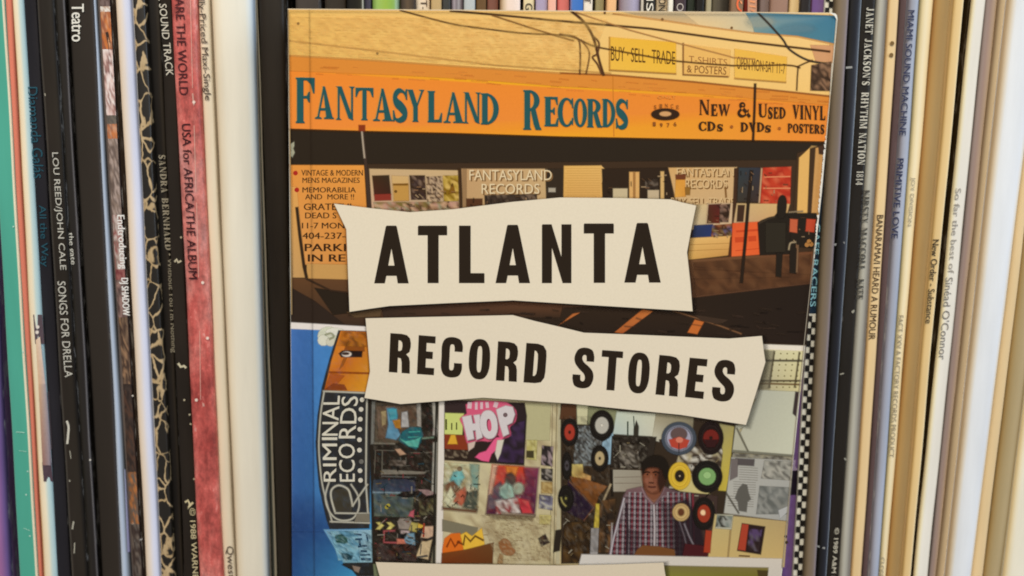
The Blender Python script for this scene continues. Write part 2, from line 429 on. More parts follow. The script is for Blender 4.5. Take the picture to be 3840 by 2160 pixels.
# ------------------------------------------------------------------ shelf
def box(name, lo, hi, mat, kind='structure'):
    bm = bmesh.new(); bmesh.ops.create_cube(bm, size=1)
    for v in bm.verts:
        v.co = Vector([lo[i]+(v.co[i]+.5)*(hi[i]-lo[i]) for i in range(3)])
    bmesh.ops.bevel(bm, geom=bm.edges[:], offset=0.001, segments=2, affect='EDGES')
    me = bpy.data.meshes.new(name); bm.to_mesh(me); bm.free()
    o = put(name, me, mat); o['kind'] = kind; return o
box('shelf', (-0.5, -0.06, -0.022), (0.5, 0.35, -0.0005), M_WOOD)
box('wall', (-0.5, 0.335, 0.0), (0.5, 0.349, 0.42), M_WALL)  # unseen dark backdrop, added so the gaps between sleeves stay dark

# ------------------------------------------------------------------ record sleeves
H = 0.315
class Sleeve:
    def __init__(self, label, L0, L1, R0, R1, color, Y=0.0, bulge=0.0009, n=3.5, mat=None, bands=None, side=None, wob=0.00008):
        self.Y, self.bulge, self.n = Y, bulge, n
        f = lambda x0, x1: (at(x0, 0, Y), at(x1, 2160, Y))
        self.l, self.r = f(L0, L1), f(R0, R1)
        base = Vector(((self.xl(0)+self.xr(0))/2, Y, 0))
        self.base = base
        us = [-math.cos(math.pi*i/14) for i in range(15)]
        zs = [H*i/48 for i in range(49)]
        rng = random.Random(hash_str(label)); ph = [rng.uniform(0, 6.28) for _ in range(4)]
        V = []; C = []; E = []
        if bands is None: bands = [(-1, color), (1, color)]
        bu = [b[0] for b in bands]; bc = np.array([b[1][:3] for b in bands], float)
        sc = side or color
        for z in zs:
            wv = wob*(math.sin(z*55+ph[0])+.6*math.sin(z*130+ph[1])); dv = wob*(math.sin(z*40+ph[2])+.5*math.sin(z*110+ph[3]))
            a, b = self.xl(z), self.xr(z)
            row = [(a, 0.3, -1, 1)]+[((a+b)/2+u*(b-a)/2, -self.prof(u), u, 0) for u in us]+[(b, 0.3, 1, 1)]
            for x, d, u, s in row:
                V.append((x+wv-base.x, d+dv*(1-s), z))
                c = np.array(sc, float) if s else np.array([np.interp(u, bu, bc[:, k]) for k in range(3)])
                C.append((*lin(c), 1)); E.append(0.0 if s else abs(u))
        m = len(us)+2; nz = len(zs)
        def mesh(name, cols, caps, flat=None):
            idx = {}; vv = []; cc = []; ee = []; ff = []
            def vid(j, i):
                if (j, i) not in idx:
                    idx[(j, i)] = len(vv); vv.append(V[j*m+i]); cc.append((*lin(flat), 1) if flat else C[j*m+i]); ee.append(E[j*m+i])
                return idx[(j, i)]
            for j in range(nz-1):
                for i in cols: ff.append((vid(j, i), vid(j, (i+1) % m), vid(j+1, (i+1) % m), vid(j+1, i)))
            if caps:
                ff.append(tuple(vid(0, i) for i in range(m-1, -1, -1))); ff.append(tuple(vid(nz-1, i) for i in range(m)))
            me = bpy.data.meshes.new(name); me.from_pydata(vv, [], ff)
            me.attributes.new('Col', 'FLOAT_COLOR', 'POINT').data.foreach_set('color', np.array(cc, np.float32).ravel())
            me.attributes.new('edge', 'FLOAT', 'POINT').data.foreach_set('value', np.array(ee, np.float32))
            for p in me.polygons: p.use_smooth = len(p.vertices) == 4
            return put(name, me, mat or M_CARD)
        o = bpy.data.objects.new('record_sleeve', None); COL.objects.link(o); o.location = base
        for nm, cs, cp in (('front_cover', [0], False), ('back_cover', [m-2], False), ('opening', [m-1], True)):
            mesh(nm, cs, cp, sc).parent = o
        tag(o, label, 'record', 'records standing on the shelf')
        sp_ = mesh('spine', list(range(1, m-2)), False); sp_.parent = o
        self.o = o; self.sp = sp_; self.art = None; self.lines = []
    def xl(self, z): a, b = self.l; t = (z-b.z)/(a.z-b.z); return b.x+(a.x-b.x)*t
    def xr(self, z): a, b = self.r; t = (z-b.z)/(a.z-b.z); return b.x+(a.x-b.x)*t
    def prof(self, u): return self.bulge*max(0.0, 1-abs(u)**self.n)**(1/self.n)
    def place(self, x, y, off):
        p = at(x, y, self.Y); a, b = self.xl(p.z), self.xr(p.z)
        u = max(-.995, min(.995, (p.x-(a+b)/2)/((b-a)/2)))
        return at(x, y, self.Y-self.prof(u)-0.00026-off)
    def ink(self):
        if self.art is None: self.art = Art(self.place, 2e-6)
        return self.art
    def spine_text(self, s, y0, y1, x0, x1, h, c, bold=0.0, serif=False):
        q = [(x0+h/2, y0), (x1+h/2, y1), (x1-h/2, y1), (x0-h/2, y0)]
        a = Art(lambda x, y, off: at(x, y, self.Y-self.bulge-0.00030-off), 2e-6)
        if serif: a.serif(s, q, c, gap=.1)
        else: a.text(s, q, c, bold)
        a.build('spine_lettering', M_INK, self.sp, self.base)
    def done(self, name='wear_and_glints'):
        if self.art: self.art.build(name, M_INK, self.sp, self.base)
def hash_str(s):
    h = 7
    for ch in s: h = (h*31+ord(ch)) % 1000003
    return h

BLK = (38, 33, 28)
# ---- left of the book
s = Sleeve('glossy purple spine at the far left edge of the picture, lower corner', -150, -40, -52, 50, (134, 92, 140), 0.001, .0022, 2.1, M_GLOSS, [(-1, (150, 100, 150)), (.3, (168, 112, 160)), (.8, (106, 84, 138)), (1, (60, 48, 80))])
s = Sleeve('wide jade green spine beside the purple one', -44, 78, 17, 143, (82, 166, 145), -.001, .0006, 6, M_MATTE,
           [(-1, (150, 200, 180)), (-.9, (92, 170, 150)), (-.8, (80, 165, 144)), (.84, (78, 162, 140)), (.9, (240, 225, 195)), (1, (236, 214, 180))])  # paler left edge is a highlight painted into the bands
a = s.ink(); a.dots([(104, 1768), (98, 1855), (112, 2010), (50, 850), (86, 1320)], 3, (190, 220, 205))
a.strokes([(60, 1620, 92, 1622, 3), (72, 1690, 100, 1694, 2), (88, 1980, 112, 1990, 2)], (170, 215, 195)); s.done('wear_and_glints')
s = Sleeve('thin salmon orange spine between the jade green and the cream one', 18, 144, 49, 163, (214, 126, 104), 0, .0006, 4, M_MATTE, [(-1, (225, 150, 125)), (-.4, (216, 126, 104)), (.5, (212, 120, 98)), (1, (150, 80, 60))])
s = Sleeve('cream and pale blue spine with a small dark portrait photo printed low down', 50, 166, 92, 219, (226, 208, 178), .0006, .0012, 2.6, M_MATTE,
           [(-1, (176, 120, 74)), (-.78, (196, 150, 104)), (-.6, (236, 214, 180)), (.1, (238, 224, 196)), (.5, (190, 210, 208)), (1, (172, 200, 204))])  # pale blue right side is cool light painted over a cream spine
a = s.ink()
a.quad([(124, 1180), (158, 1180), (166, 1290), (132, 1290)], (88, 74, 80)); a.quad([(134, 1275), (150, 1262), (170, 1440), (144, 1440)], [(220, 190, 160), (225, 200, 180), (190, 170, 165), (215, 175, 140)])
a.dots([(141, 1226), (139, 1246)], 7, (225, 215, 205))
a.quad([(144, 1440), (172, 1440), (194, 1745), (160, 1745)], [(205, 165, 130), (160, 150, 155), (150, 140, 150), (150, 110, 100)])
a.strokes([(150+i*1.1, 1500+i*9, 184+i*.5, 1470+i*9, 2.6) for i in range(24)], (92, 78, 84))
a.quad([(158, 1735), (192, 1735), (198, 1806), (164, 1806)], (84, 66, 74)); s.done('spine_picture')
s = Sleeve('black spine with dark teal lettering, right of the cream and pale blue one', 94, 221, 140, 270, (36, 34, 38), .001, .0008, 5, M_GLOSS)
s.spine_text('Diamanda Galás', 326, 668, 120, 147, 40, (40, 82, 96)); s.spine_text('All the Way', 770, 1000, 155, 166, 34, (40, 82, 96)); s.done()
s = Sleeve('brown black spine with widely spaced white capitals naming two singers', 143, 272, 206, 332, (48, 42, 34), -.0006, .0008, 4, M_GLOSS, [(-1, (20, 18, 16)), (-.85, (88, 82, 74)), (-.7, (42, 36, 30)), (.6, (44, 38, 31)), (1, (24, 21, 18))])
s.spine_text('LOU REED/JOHN CALE', 572, 1012, 203, 234, 30, (196, 192, 180)); s.spine_text('SONGS FOR DRELLA', 1055, 1415, 230, 258, 30, (196, 192, 180))
a = s.ink(); a.line([(250, 1578), (257, 1600), (255, 1635), (252, 1665)], 8, (205, 200, 186), True); a.strokes([(262, 1800, 260, 1806, 5), (276, 1955, 271, 1985, 6), (280, 2035, 278, 2075, 4), (262, 1690, 266, 1720, 3), (168, 350, 170, 360, 4)], (170, 165, 150)); s.done()
s = Sleeve('black spine with two small white lower case words, next to the charcoal one', 207, 333, 246, 372, (40, 37, 32), .0008, .0009, 4, M_GLOSS, [(-1, (20, 18, 16)), (-.7, (46, 42, 36)), (.7, (40, 36, 34)), (.9, (120, 116, 118)), (1, (60, 58, 60))])  # grey line near the right edge is a painted highlight
s.spine_text('the gate', 872, 992, 262, 273, 24, (205, 202, 190), .008); a = s.ink(); a.strokes([(337, 1722, 339, 1728, 7), (260, 1090, 263, 1140, 3)], (200, 195, 185)); s.done()
s = Sleeve('wide charcoal spine with one bold white word near its top', 258, 388, 352, 458, (46, 40, 34), -.0004, .0008, 6, M_MATTE, [(-1, (20, 17, 14)), (-.8, (46, 40, 34)), (.85, (50, 43, 37)), (1, (70, 66, 66))])
s.spine_text('Teatro', 14, 156, 291, 292, 46, (228, 224, 212), .022); s.done()
s = Sleeve('narrow pale blue grey spine between the charcoal and the collage spine', 353, 459, 369, 497, (172, 184, 204), .0006, .0012, 2.4, M_MATTE, [(-1, (196, 204, 216)), (.1, (176, 190, 212)), (.6, (120, 128, 140)), (1, (70, 70, 72))])
a = s.ink(); a.quad([(466, 1760), (484, 1760), (500, 2070), (478, 2070)], [(160, 165, 190), (104, 96, 120), (90, 80, 100), (140, 140, 175)]); s.done('spine_print')
s = Sleeve('collage spine of orange, white and brown patches with blurred white lettering', 368, 499, 418, 542, (96, 80, 66), 0, .0012, 3, M_CARD, [(-1, (90, 80, 74)), (.5, (104, 84, 70)), (.9, (50, 34, 28)), (1, (34, 22, 18))])
a = s.ink(); rr = random.Random(5)
def sp(y): return 374+y*.058, 411+y*.056
def seg(y0, y1, pal, nx=6, ny=None):
    (x0, X0), (x1, X1) = sp(y0), sp(y1)
    a.grid([(x0, y0), (X0, y0), (X1, y1), (x1, y1)], nx, ny or max(3, int((y1-y0)/16)), pal, rnd=rr)
seg(0, 24, [(120, 100, 95), (90, 70, 66)]); seg(24, 44, [(190, 160, 140), (225, 215, 205)])
seg(44, 185, [(190, 110, 60), (205, 120, 62), (170, 100, 64), (150, 92, 70), (208, 150, 110)])
seg(185, 432, [(228, 206, 200), (200, 168, 160), (236, 224, 218), (160, 120, 112), (222, 190, 180), (130, 96, 92)])
seg(432, 465, [(110, 100, 90), (90, 84, 78)]); seg(465, 520, [(196, 120, 72), (150, 104, 84), (200, 150, 120)])
seg(520, 806, [(120, 104, 96), (140, 120, 108), (104, 88, 80), (170, 150, 140)])
a.line([(400, 120), (410, 165), (412, 188)], 11, (60, 44, 36), True)
seg(806, 1010, [(140, 118, 108), (180, 160, 150), (150, 96, 90), (196, 180, 172)]); seg(1010, 1050, [(120, 60, 62), (150, 96, 90)])
seg(1050, 1190, [(110, 92, 86), (150, 120, 112), (90, 70, 66)]); seg(1190, 1440, [(120, 96, 76), (150, 116, 88), (90, 70, 58), (70, 54, 46)])
seg(1440, 1770, [(66, 54, 48), (52, 42, 38), (84, 60, 48)]); seg(1770, 1965, [(150, 96, 56), (176, 112, 64), (110, 84, 66), (96, 90, 84)]); seg(1965, 2160, [(92, 84, 78), (70, 58, 52), (60, 48, 44), (110, 98, 88)])
a.strokes([(505, 2030, 534, 2022, 6)], (215, 212, 205)); a.strokes([(496, 1481, 499, 1487, 6), (496, 1962, 499, 1966, 6)], (215, 205, 190))
s.spine_text('Endtroducing', 806, 1008, 448, 460, 36, (232, 228, 222), .02); s.spine_text('DJ SHADOW', 1042, 1184, 463, 470, 34, (236, 232, 226), .03); s.done('spine_print')
s = Sleeve('slim white spine between the collage spine and the marbled one', 438, 552, 497, 605, (226, 214, 200), -.001, .0016, 2.4, M_MATTE, [(-1, (160, 120, 96)), (-.85, (230, 208, 182)), (-.1, (228, 214, 202)), (.35, (214, 214, 228)), (.85, (206, 210, 230)), (1, (150, 150, 160))])  # lavender right half is cool side light put into the colour
s = Sleeve('black spine marbled with cream veins', 499, 606, 546, 655, (40, 34, 26), .0002, .0009, 3, M_MARBLE)
s = Sleeve('black spine with faint grey serif lettering, right of the marbled one', 550, 658, 601, 692, (26, 22, 18), .002, .0008, 3, M_GLOSS, [(-1, (16, 14, 12)), (.4, (36, 30, 24)), (.7, (52, 44, 34)), (1, (34, 29, 23))])
s.spine_text('SANDRA BERNHARD', 580, 938, 607, 632, 24, (150, 140, 120), 0, True); s.spine_text('• Without You I’m Nothing', 950, 1322, 633, 650, 22, (150, 140, 120), .004); s.done()
s = Sleeve('black spine with white block capitals at its top and a dated notice at its foot', 602, 694, 645, 750, (40, 33, 26), -.0002, .0007, 5, M_GLOSS)
s.spine_text('ORIGINA', -200, -22, 597, 605, 28, (206, 198, 180), .008); s.spine_text('L SOUND TRACK', -14, 284, 607, 637, 28, (206, 198, 180), .008); s.spine_text('© 1988 WARNER BROS', 1905, 2300, 721, 741, 22, (205, 190, 150), .006)
a = s.ink(); a.line([(655, 982), (662, 972), (668, 984), (680, 978)], 8, (190, 178, 150)); a.line([(668, 1362), (678, 1376), (690, 1372), (698, 1380)], 9, (200, 190, 160))
a.line([(694, 1884), (704, 1876), (712, 1890), (702, 1906), (724, 1884)], 8, (205, 190, 150)); a.dots([(711, 1555), (715, 1590), (728, 1796), (691, 1500), (679, 890)], 4, (180, 168, 140)); s.done()
s = Sleeve('mottled red and pink spine with dark capitals', 646, 751, 740, 838, (176, 84, 80), -.0012, .0016, 2.6, M_RED)
s.spine_text('WE', -80, -24, 667, 671, 34, (74, 30, 34), .004); s.spine_text('ARE THE WORLD', -8, 356, 672, 689, 34, (74, 30, 34), .004); s.spine_text('USA for AFRICA/THE ALBUM', 464, 1046, 697, 724, 33, (58, 24, 28), .006)
a = s.ink(); a.strokes([(714, 0, 722, 330, 3), (722, 350, 727, 395, 6), (728, 470, 735, 720, 3.5), (737, 760, 745, 1040, 3), (749, 1240, 752, 1500, 3), (762, 1512, 764, 1524, 7)], (228, 186, 170, .55)); a.dots([(727, 383), (736, 1500), (760, 1060), (778, 1268)], 6, (236, 214, 200)); s.done()  # long pale strokes are a glint painted down the spine
s = Sleeve('slim cream spine with black serif lettering, left of the broad white one', 745, 840, 789, 886, (226, 212, 186), 0, .0007, 4, M_MATTE, [(-1, (180, 140, 110)), (-.8, (228, 206, 176)), (.6, (232, 220, 196)), (1, (190, 176, 150))])
s.spine_text('Specia', -110, -8, 744, 750, 32, (66, 54, 44)); s.spine_text('lly-Priced Maxi-Single', -2, 376, 752, 777, 32, (66, 54, 44), -.002); s.spine_text('Qwest Records', 2048, 2330, 859, 876, 30, (84, 70, 56)); s.done()
s = Sleeve('broad plain white spine, widest on the left side', 797, 893, 956, 1013, (230, 222, 204), -.0014, .0022, 3.4, M_MATTE, [(-1, (214, 196, 164)), (-.8, (230, 214, 186)), (-.4, (232, 224, 206)), (.6, (230, 226, 212)), (.86, (214, 224, 230)), (1, (150, 168, 186))], wob=.00004)  # bluish right edge paints in cool daylight on the rounding
s = Sleeve('thin dark sleeve with a pale grey edge line, right of the broad white one', 955, 1016, 971, 1046, (66, 62, 52), .0006, .0009, 2.4, M_GLOSS, [(-1, (40, 42, 40)), (.1, (52, 54, 48)), (.3, (150, 142, 122)), (.6, (160, 150, 130)), (.8, (40, 34, 28)), (1, (20, 17, 14))])
s = Sleeve('broad glossy black spine immediately left of the book', 974, 1047, 1074, 1104, (40, 33, 25), 0, .0022, 3, M_GLOSS, wob=.00004)

# ---- right of the book
s = Sleeve('dusky purple spine with a black block, showing beside the lower right edge of the book', 3041, 2925, 3093, 2973, (104, 74, 124), .0016, .0006, 4, M_CARD, [(-1, (104, 70, 126)), (.6, (116, 84, 134)), (1, (70, 52, 84))])
a = s.ink(); a.quad([(2966, 1764), (2994, 1764), (2988, 1856), (2958, 1856)], (30, 20, 32)); a.quad([(2972, 1725), (2998, 1725), (2994, 1764), (2966, 1764)], (160, 140, 165)); a.rect(3036, -5, 3096, 50, (70, 38, 56)); s.done('spine_print')
s = Sleeve('black and white chequered spine with pale blue capitals, partly hidden by the book', 3093, 2971, 3126, 3009, (228, 222, 204), .0004, .0006, 6, M_MATTE)
a = s.ink()
def ck(y): t = y/2160; return 3096-121*t, 3125-118*t
dark = [(ck(560)[0]-3, 560), (ck(560)[1]+1, 560), (ck(1176)[1]+1, 1176), (ck(1176)[0]-3, 1176)]
a.poly(dark, (30, 46, 62))
a.layer(); i = 0; y = 1182.0
for rng in ((1182, 2175), (-20, 60)):
    y = rng[0]; i = 0
    while y < rng[1]:
        for kcol in (0, 1):
            yy = y+(23 if kcol else 0)+2
            x0, x1 = ck(yy); xm = (x0+x1)/2
            q = ((x0, xm+1.5) if kcol == 0 else (xm-1.5, x1))
            a._add([(q[0], yy), (q[1], yy+.5), (q[1]-1, yy+23), (q[0]-1, yy+22.5)], [(0, 1, 2, 3)], a.col((32, 28, 24), 4))
        y += 46.5
s.spine_text('CAFE RACERS', 838, 1150, 3066, 3048, 21, (150, 205, 215), .012); s.done('spine_print')
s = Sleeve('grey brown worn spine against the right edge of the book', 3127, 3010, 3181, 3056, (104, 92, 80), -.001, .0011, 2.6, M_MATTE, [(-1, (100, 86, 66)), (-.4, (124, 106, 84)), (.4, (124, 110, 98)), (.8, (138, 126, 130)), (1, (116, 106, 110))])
s = Sleeve('black spine with a thin silver edge, right of the grey brown one', 3183, 3058, 3231, 3096, (38, 36, 36), .0004, .0011, 2.8, M_GLOSS, [(-1, (24, 22, 20)), (.2, (38, 38, 44)), (.72, (52, 56, 66)), (.84, (170, 182, 196)), (.93, (190, 196, 204)), (1, (80, 80, 84))])  # the silver edge is a painted blue-white highlight, not a foil strip
a = s.ink(); a.strokes([(3172, 254, 3196, 252, 8), (3128, 918, 3168, 910, 8), (3058, 2046, 3094, 2056, 6)], (150, 150, 148)); s.done('wear_and_glints')
s = Sleeve('black spine with white serif capitals near its top, third from the book on the right', 3232, 3097, 3282, 3142, (36, 31, 25), 0, .0007, 5, M_GLOSS)
s.spine_text("JANET JACKSON'S", 28, 320, 3264, 3247, 28, (198, 192, 176), 0, True); s.spine_text('RHYTHM NATION', 346, 618, 3245, 3229, 28, (198, 192, 176), 0, True); s.spine_text('1814', 640, 694, 3226, 3222, 26, (198, 192, 176), 0, True)
s.spine_text('© 1989 A&M RECORDS', 1980, 2300, 3139, 3116, 17, (200, 192, 172), .01)
a = s.ink(); a.strokes([(3195, 1172, 3205, 1164, 9), (3150, 1404, 3165, 1400, 5), (3166, 1718, 3174, 1726, 6)], (150, 145, 130)); s.done()
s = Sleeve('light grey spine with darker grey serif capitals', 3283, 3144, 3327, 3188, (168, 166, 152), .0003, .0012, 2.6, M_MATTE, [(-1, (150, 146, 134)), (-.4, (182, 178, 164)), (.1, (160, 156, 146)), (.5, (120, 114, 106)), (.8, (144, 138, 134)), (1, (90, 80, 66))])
s.spine_text('KIRSTY MACCOLL', 712, 1012, 3250, 3231, 24, (74, 70, 62), 0, True); s.spine_text('KITE', 1046, 1122, 3227, 3223, 26, (74, 70, 62), 0, True); s.done()
s = Sleeve('sand coloured spine with brown capitals, between the grey and the mauve one', 3329, 3191, 3368, 3229, (222, 190, 140), -.0006, .0008, 4, M_MATTE, [(-1, (196, 158, 108)), (-.6, (226, 194, 142)), (.7, (228, 198, 150)), (1, (170, 136, 100))])
s.spine_text('BANARAMA/I HEARD A RUMOUR', 806, 1274, 3301, 3269, 25, (70, 46, 26), .004); s.ink().dots([(3346, 162), (3343, 206)], 8, (120, 92, 50)); s.done()
s = Sleeve('dull mauve spine pressed against the silver one', 3371, 3231, 3403, 3254, (104, 84, 84), .0012, .0008, 3, M_MATTE, [(-1, (84, 66, 66)), (.6, (116, 96, 98)), (1, (134, 122, 128))])
s = Sleeve('silver grey spine with navy blue capitals', 3404, 3255, 3444, 3291, (150, 150, 162), -.0004, .0011, 2.8, M_CARD, [(-1, (128, 124, 134)), (-.3, (160, 162, 174)), (.5, (164, 172, 190)), (.85, (140, 148, 164)), (1, (100, 100, 96))])
s.spine_text('MIAMI SOUND MACHINE', 38, 508, 3418, 3384, 25, (44, 48, 78), .01); s.spine_text('PRIMITIVE LOVE', 594, 894, 3377, 3354, 25, (44, 48, 78), .01); s.done()
s = Sleeve('cream spine with faint grey typewritten words, right of the silver one', 3447, 3291, 3498, 3318, (236, 216, 172), .0002, .0012, 2.4, M_MATTE, [(-1, (170, 158, 118)), (-.7, (226, 206, 158)), (-.1, (240, 224, 188)), (.6, (234, 208, 158)), (1, (190, 150, 96))])  # greenish left edge is shadow painted into the bands
s.spine_text('JOY DIVISION', 664, 846, 3424, 3408, 19, (160, 148, 122), .0); s.spine_text('FACT XXV A FACTORY RECORDS PRODUCT', 1182, 1715, 3379, 3342, 19, (150, 136, 110), .0); s.spine_text('CLOSER', 2090, 2180, 3309, 3302, 18, (160, 148, 122), .0); s.done()
s = Sleeve('broad brown kraft spine between two cream ones', 3499, 3319, 3571, 3377, (172, 140, 90), .0016, .0010, 3, M_MATTE, [(-1, (156, 112, 60)), (-.6, (176, 138, 82)), (.3, (172, 146, 102)), (1, (164, 140, 98))])
s = Sleeve('light tan spine with small black lettering halfway down', 3573, 3379, 3611, 3411, (224, 192, 136), -.0006, .0008, 4, M_MATTE, [(-1, (200, 164, 104)), (-.5, (222, 188, 130)), (.5, (226, 196, 142)), (.9, (238, 218, 176)), (1, (150, 120, 70))])
s.spine_text('New Order - Substance', 898, 1212, 3510, 3482, 25, (56, 44, 30), .012); s.done()
s = Sleeve('white spine with a handwritten grey title', 3641, 3425, 3692, 3476, (232, 224, 206), -.0006, .0010, 4, M_MATTE, [(-1, (226, 206, 160)), (-.75, (236, 224, 190)), (-.4, (230, 224, 212)), (.7, (228, 222, 210)), (1, (180, 168, 150))], side=(58, 44, 22))  # dark side colour paints in the shade of the gap at left
s.spine_text('So far the best of', 706, 1025, 3594, 3566, 22, (158, 150, 138)); s.spine_text('Sinéad O’Connor', 1040, 1348, 3560, 3533, 28, (134, 128, 120)); s.done()
s = Sleeve('dull brown mauve spine next to the handwritten white one', 3694, 3479, 3738, 3505, (140, 116, 104), .001, .0010, 3, M_MATTE, [(-1, (150, 134, 128)), (-.2, (160, 136, 126)), (.5, (186, 162, 140)), (1, (206, 180, 148))], side=(120, 100, 88))
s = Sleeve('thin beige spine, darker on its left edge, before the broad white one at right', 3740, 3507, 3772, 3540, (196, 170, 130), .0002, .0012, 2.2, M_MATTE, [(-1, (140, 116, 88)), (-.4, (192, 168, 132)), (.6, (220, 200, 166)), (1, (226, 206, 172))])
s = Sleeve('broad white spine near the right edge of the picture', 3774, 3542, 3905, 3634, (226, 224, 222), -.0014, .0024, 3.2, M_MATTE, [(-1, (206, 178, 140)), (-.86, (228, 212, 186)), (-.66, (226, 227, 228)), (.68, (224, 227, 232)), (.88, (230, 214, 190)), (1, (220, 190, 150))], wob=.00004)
s = Sleeve('slim peach tan spine right of the broad white one', 3908, 3635, 3940, 3682, (222, 194, 148), .0004, .0012, 2.4, M_MATTE)
s = Sleeve('wide khaki spine in the lower right corner', 3943, 3684, 4028, 3755, (176, 158, 120), .0008, .0012, 3.5, M_MATTE, [(-1, (160, 132, 84)), (-.5, (170, 148, 106)), (.4, (180, 162, 126)), (.62, (150, 134, 100)), (.8, (184, 168, 132)), (1, (214, 196, 150))])
s = Sleeve('cream white spine at the very lower right corner', 4030, 3757, 4150, 3880, (232, 226, 206), -.0006, .0014, 3.5, M_MATTE, [(-1, (230, 208, 160)), (-.7, (234, 226, 204)), (1, (230, 224, 210))])

# ---- behind the book (only their upper ends show over its top edge)
TOP = [
 ('dark charcoal spine above the top left corner of the book', 1107, 1198, (66, 58, 52), 'G', None),
 ('dark brown spine left of the lime green one above the book', 1218, 1298, (52, 44, 34), 'G', None),
 ('greenish black spine with a fine white edge line above the book', 1302, 1366, (36, 34, 26), 'G', [(-1, (28, 26, 22)), (.75, (40, 38, 28)), (.88, (210, 208, 196)), (1, (60, 58, 50))]),
 ('thin slate spine touching the lime green one above the book', 1368, 1393, (62, 58, 70), 'G', None),
 ('broad lime green spine with a mint edge above the book', 1396, 1497, (142, 176, 88), 'M', [(-1, (110, 140, 70)), (-.6, (150, 182, 96)), (0, (150, 180, 76)), (.6, (136, 176, 84)), (.75, (168, 204, 176)), (1, (120, 150, 130))]),
 ('dark brown mottled spine right of the lime green one above the book', 1501, 1560, (58, 44, 28), 'C', [(-1, (40, 30, 20)), (0, (86, 66, 44)), (.5, (66, 50, 32)), (1, (44, 32, 22))]),
 ('cream spine with a black letter T and dash above the book', 1563, 1613, (234, 214, 188), 'M', None),
 ('olive tan spine between the cream one and a slate one above the book', 1617, 1657, (186, 158, 112), 'M', None),
 ('slate grey spine left of the striped lilac one above the book', 1660, 1690, (62, 62, 58), 'G', None),
 ('lilac grey striped spine above the book', 1693, 1738, (142, 132, 140), 'C', [(-1, (110, 98, 104)), (-.4, (160, 150, 158)), (-.1, (104, 94, 100)), (.3, (172, 170, 180)), (.6, (110, 100, 106)), (1, (90, 78, 86))]),
 ('pale blue grey spine right of the striped lilac one above the book', 1741, 1783, (178, 184, 186), 'M', None),
 ('umber brown spine left of the rust brown one above the book', 1786, 1824, (104, 78, 50), 'M', None),
 ('rust brown spine above the book, left of the broad off white one', 1827, 1869, (120, 74, 58), 'C', None),
 ('broad off white spine with a tan left edge above the book', 1873, 1950, (226, 208, 196), 'M', [(-1, (140, 110, 80)), (-.6, (200, 176, 148)), (-.2, (228, 206, 192)), (1, (232, 216, 208))]),
 ('cream spine with a black letter G above the book', 1963, 2004, (222, 206, 166), 'M', None),
 ('lavender spine between the letter G spine and a pink one above the book', 2008, 2052, (166, 154, 180), 'M', None),
 ('pale pink spine left of the coral one above the book', 2054, 2085, (230, 176, 156), 'M', None),
 ('coral red spine left of the bright blue one above the book', 2089, 2134, (204, 112, 104), 'M', None),
 ('bright blue spine above the book', 2138, 2186, (44, 104, 180), 'C', [(-1, (150, 130, 170)), (-.7, (60, 110, 184)), (1, (40, 100, 178))]),
 ('white spine with a black letter T right of the bright blue one above the book', 2188, 2222, (232, 222, 206), 'M', None),
 ('olive beige spine left of the peach one above the book', 2232, 2264, (152, 142, 104), 'M', None),
 ('peach spine above the book, left of the broad lilac one', 2276, 2312, (232, 182, 132), 'M', None),
 ('broad dusty lilac spine above the book', 2321, 2400, (158, 148, 160), 'M', [(-1, (120, 100, 110)), (-.5, (150, 138, 146)), (.4, (170, 164, 190)), (.8, (150, 144, 170)), (1, (120, 110, 130))]),
 ('thin white spine left of the black one lettered IS above the book', 2402, 2414, (222, 216, 204), 'M', None),
 ('black spine with white letters IS above the book', 2417, 2458, (36, 32, 26), 'G', None),
 ('beige spine with black letters ON above the book', 2461, 2502, (202, 180, 146), 'M', None),
 ('white spine right of the one lettered ON above the book', 2505, 2525, (232, 226, 212), 'M', None),
 ('dark aubergine spine with a white letter O above the book', 2529, 2572, (64, 50, 54), 'G', None),
 ('dark green black spine above the book, right of the letter O one', 2575, 2606, (50, 56, 46), 'G', None),
 ('pitch black spine left of a thin beige one above the book', 2609, 2641, (26, 22, 18), 'G', None),
 ('thin beige striped spine above the book', 2645, 2666, (166, 154, 124), 'M', None),
 ('grey brown spine right of the thin beige striped one above the book', 2669, 2736, (78, 70, 58), 'M', [(-1, (96, 88, 70)), (-.2, (82, 74, 62)), (.1, (60, 54, 44)), (1, (44, 38, 32))]),
 ('brown spine with orange red curls of lettering above the book', 2739, 2786, (138, 108, 84), 'M', None),
 ('dark red spine with tan lettering above the book', 2788, 2838, (112, 36, 24), 'M', None),
 ('grey mauve spine left of the broad mauve brown one above the book', 2849, 2885, (124, 106, 100), 'M', None),
 ('broad mauve brown spine above the book', 2888, 2954, (150, 118, 102), 'M', None),
 ('sand cream spine right of the broad mauve brown one above the book', 2957, 2996, (222, 190, 136), 'M', None),
 ('black spine left of the dusky purple one above the book', 2999, 3038, (44, 38, 36), 'G', None),
]
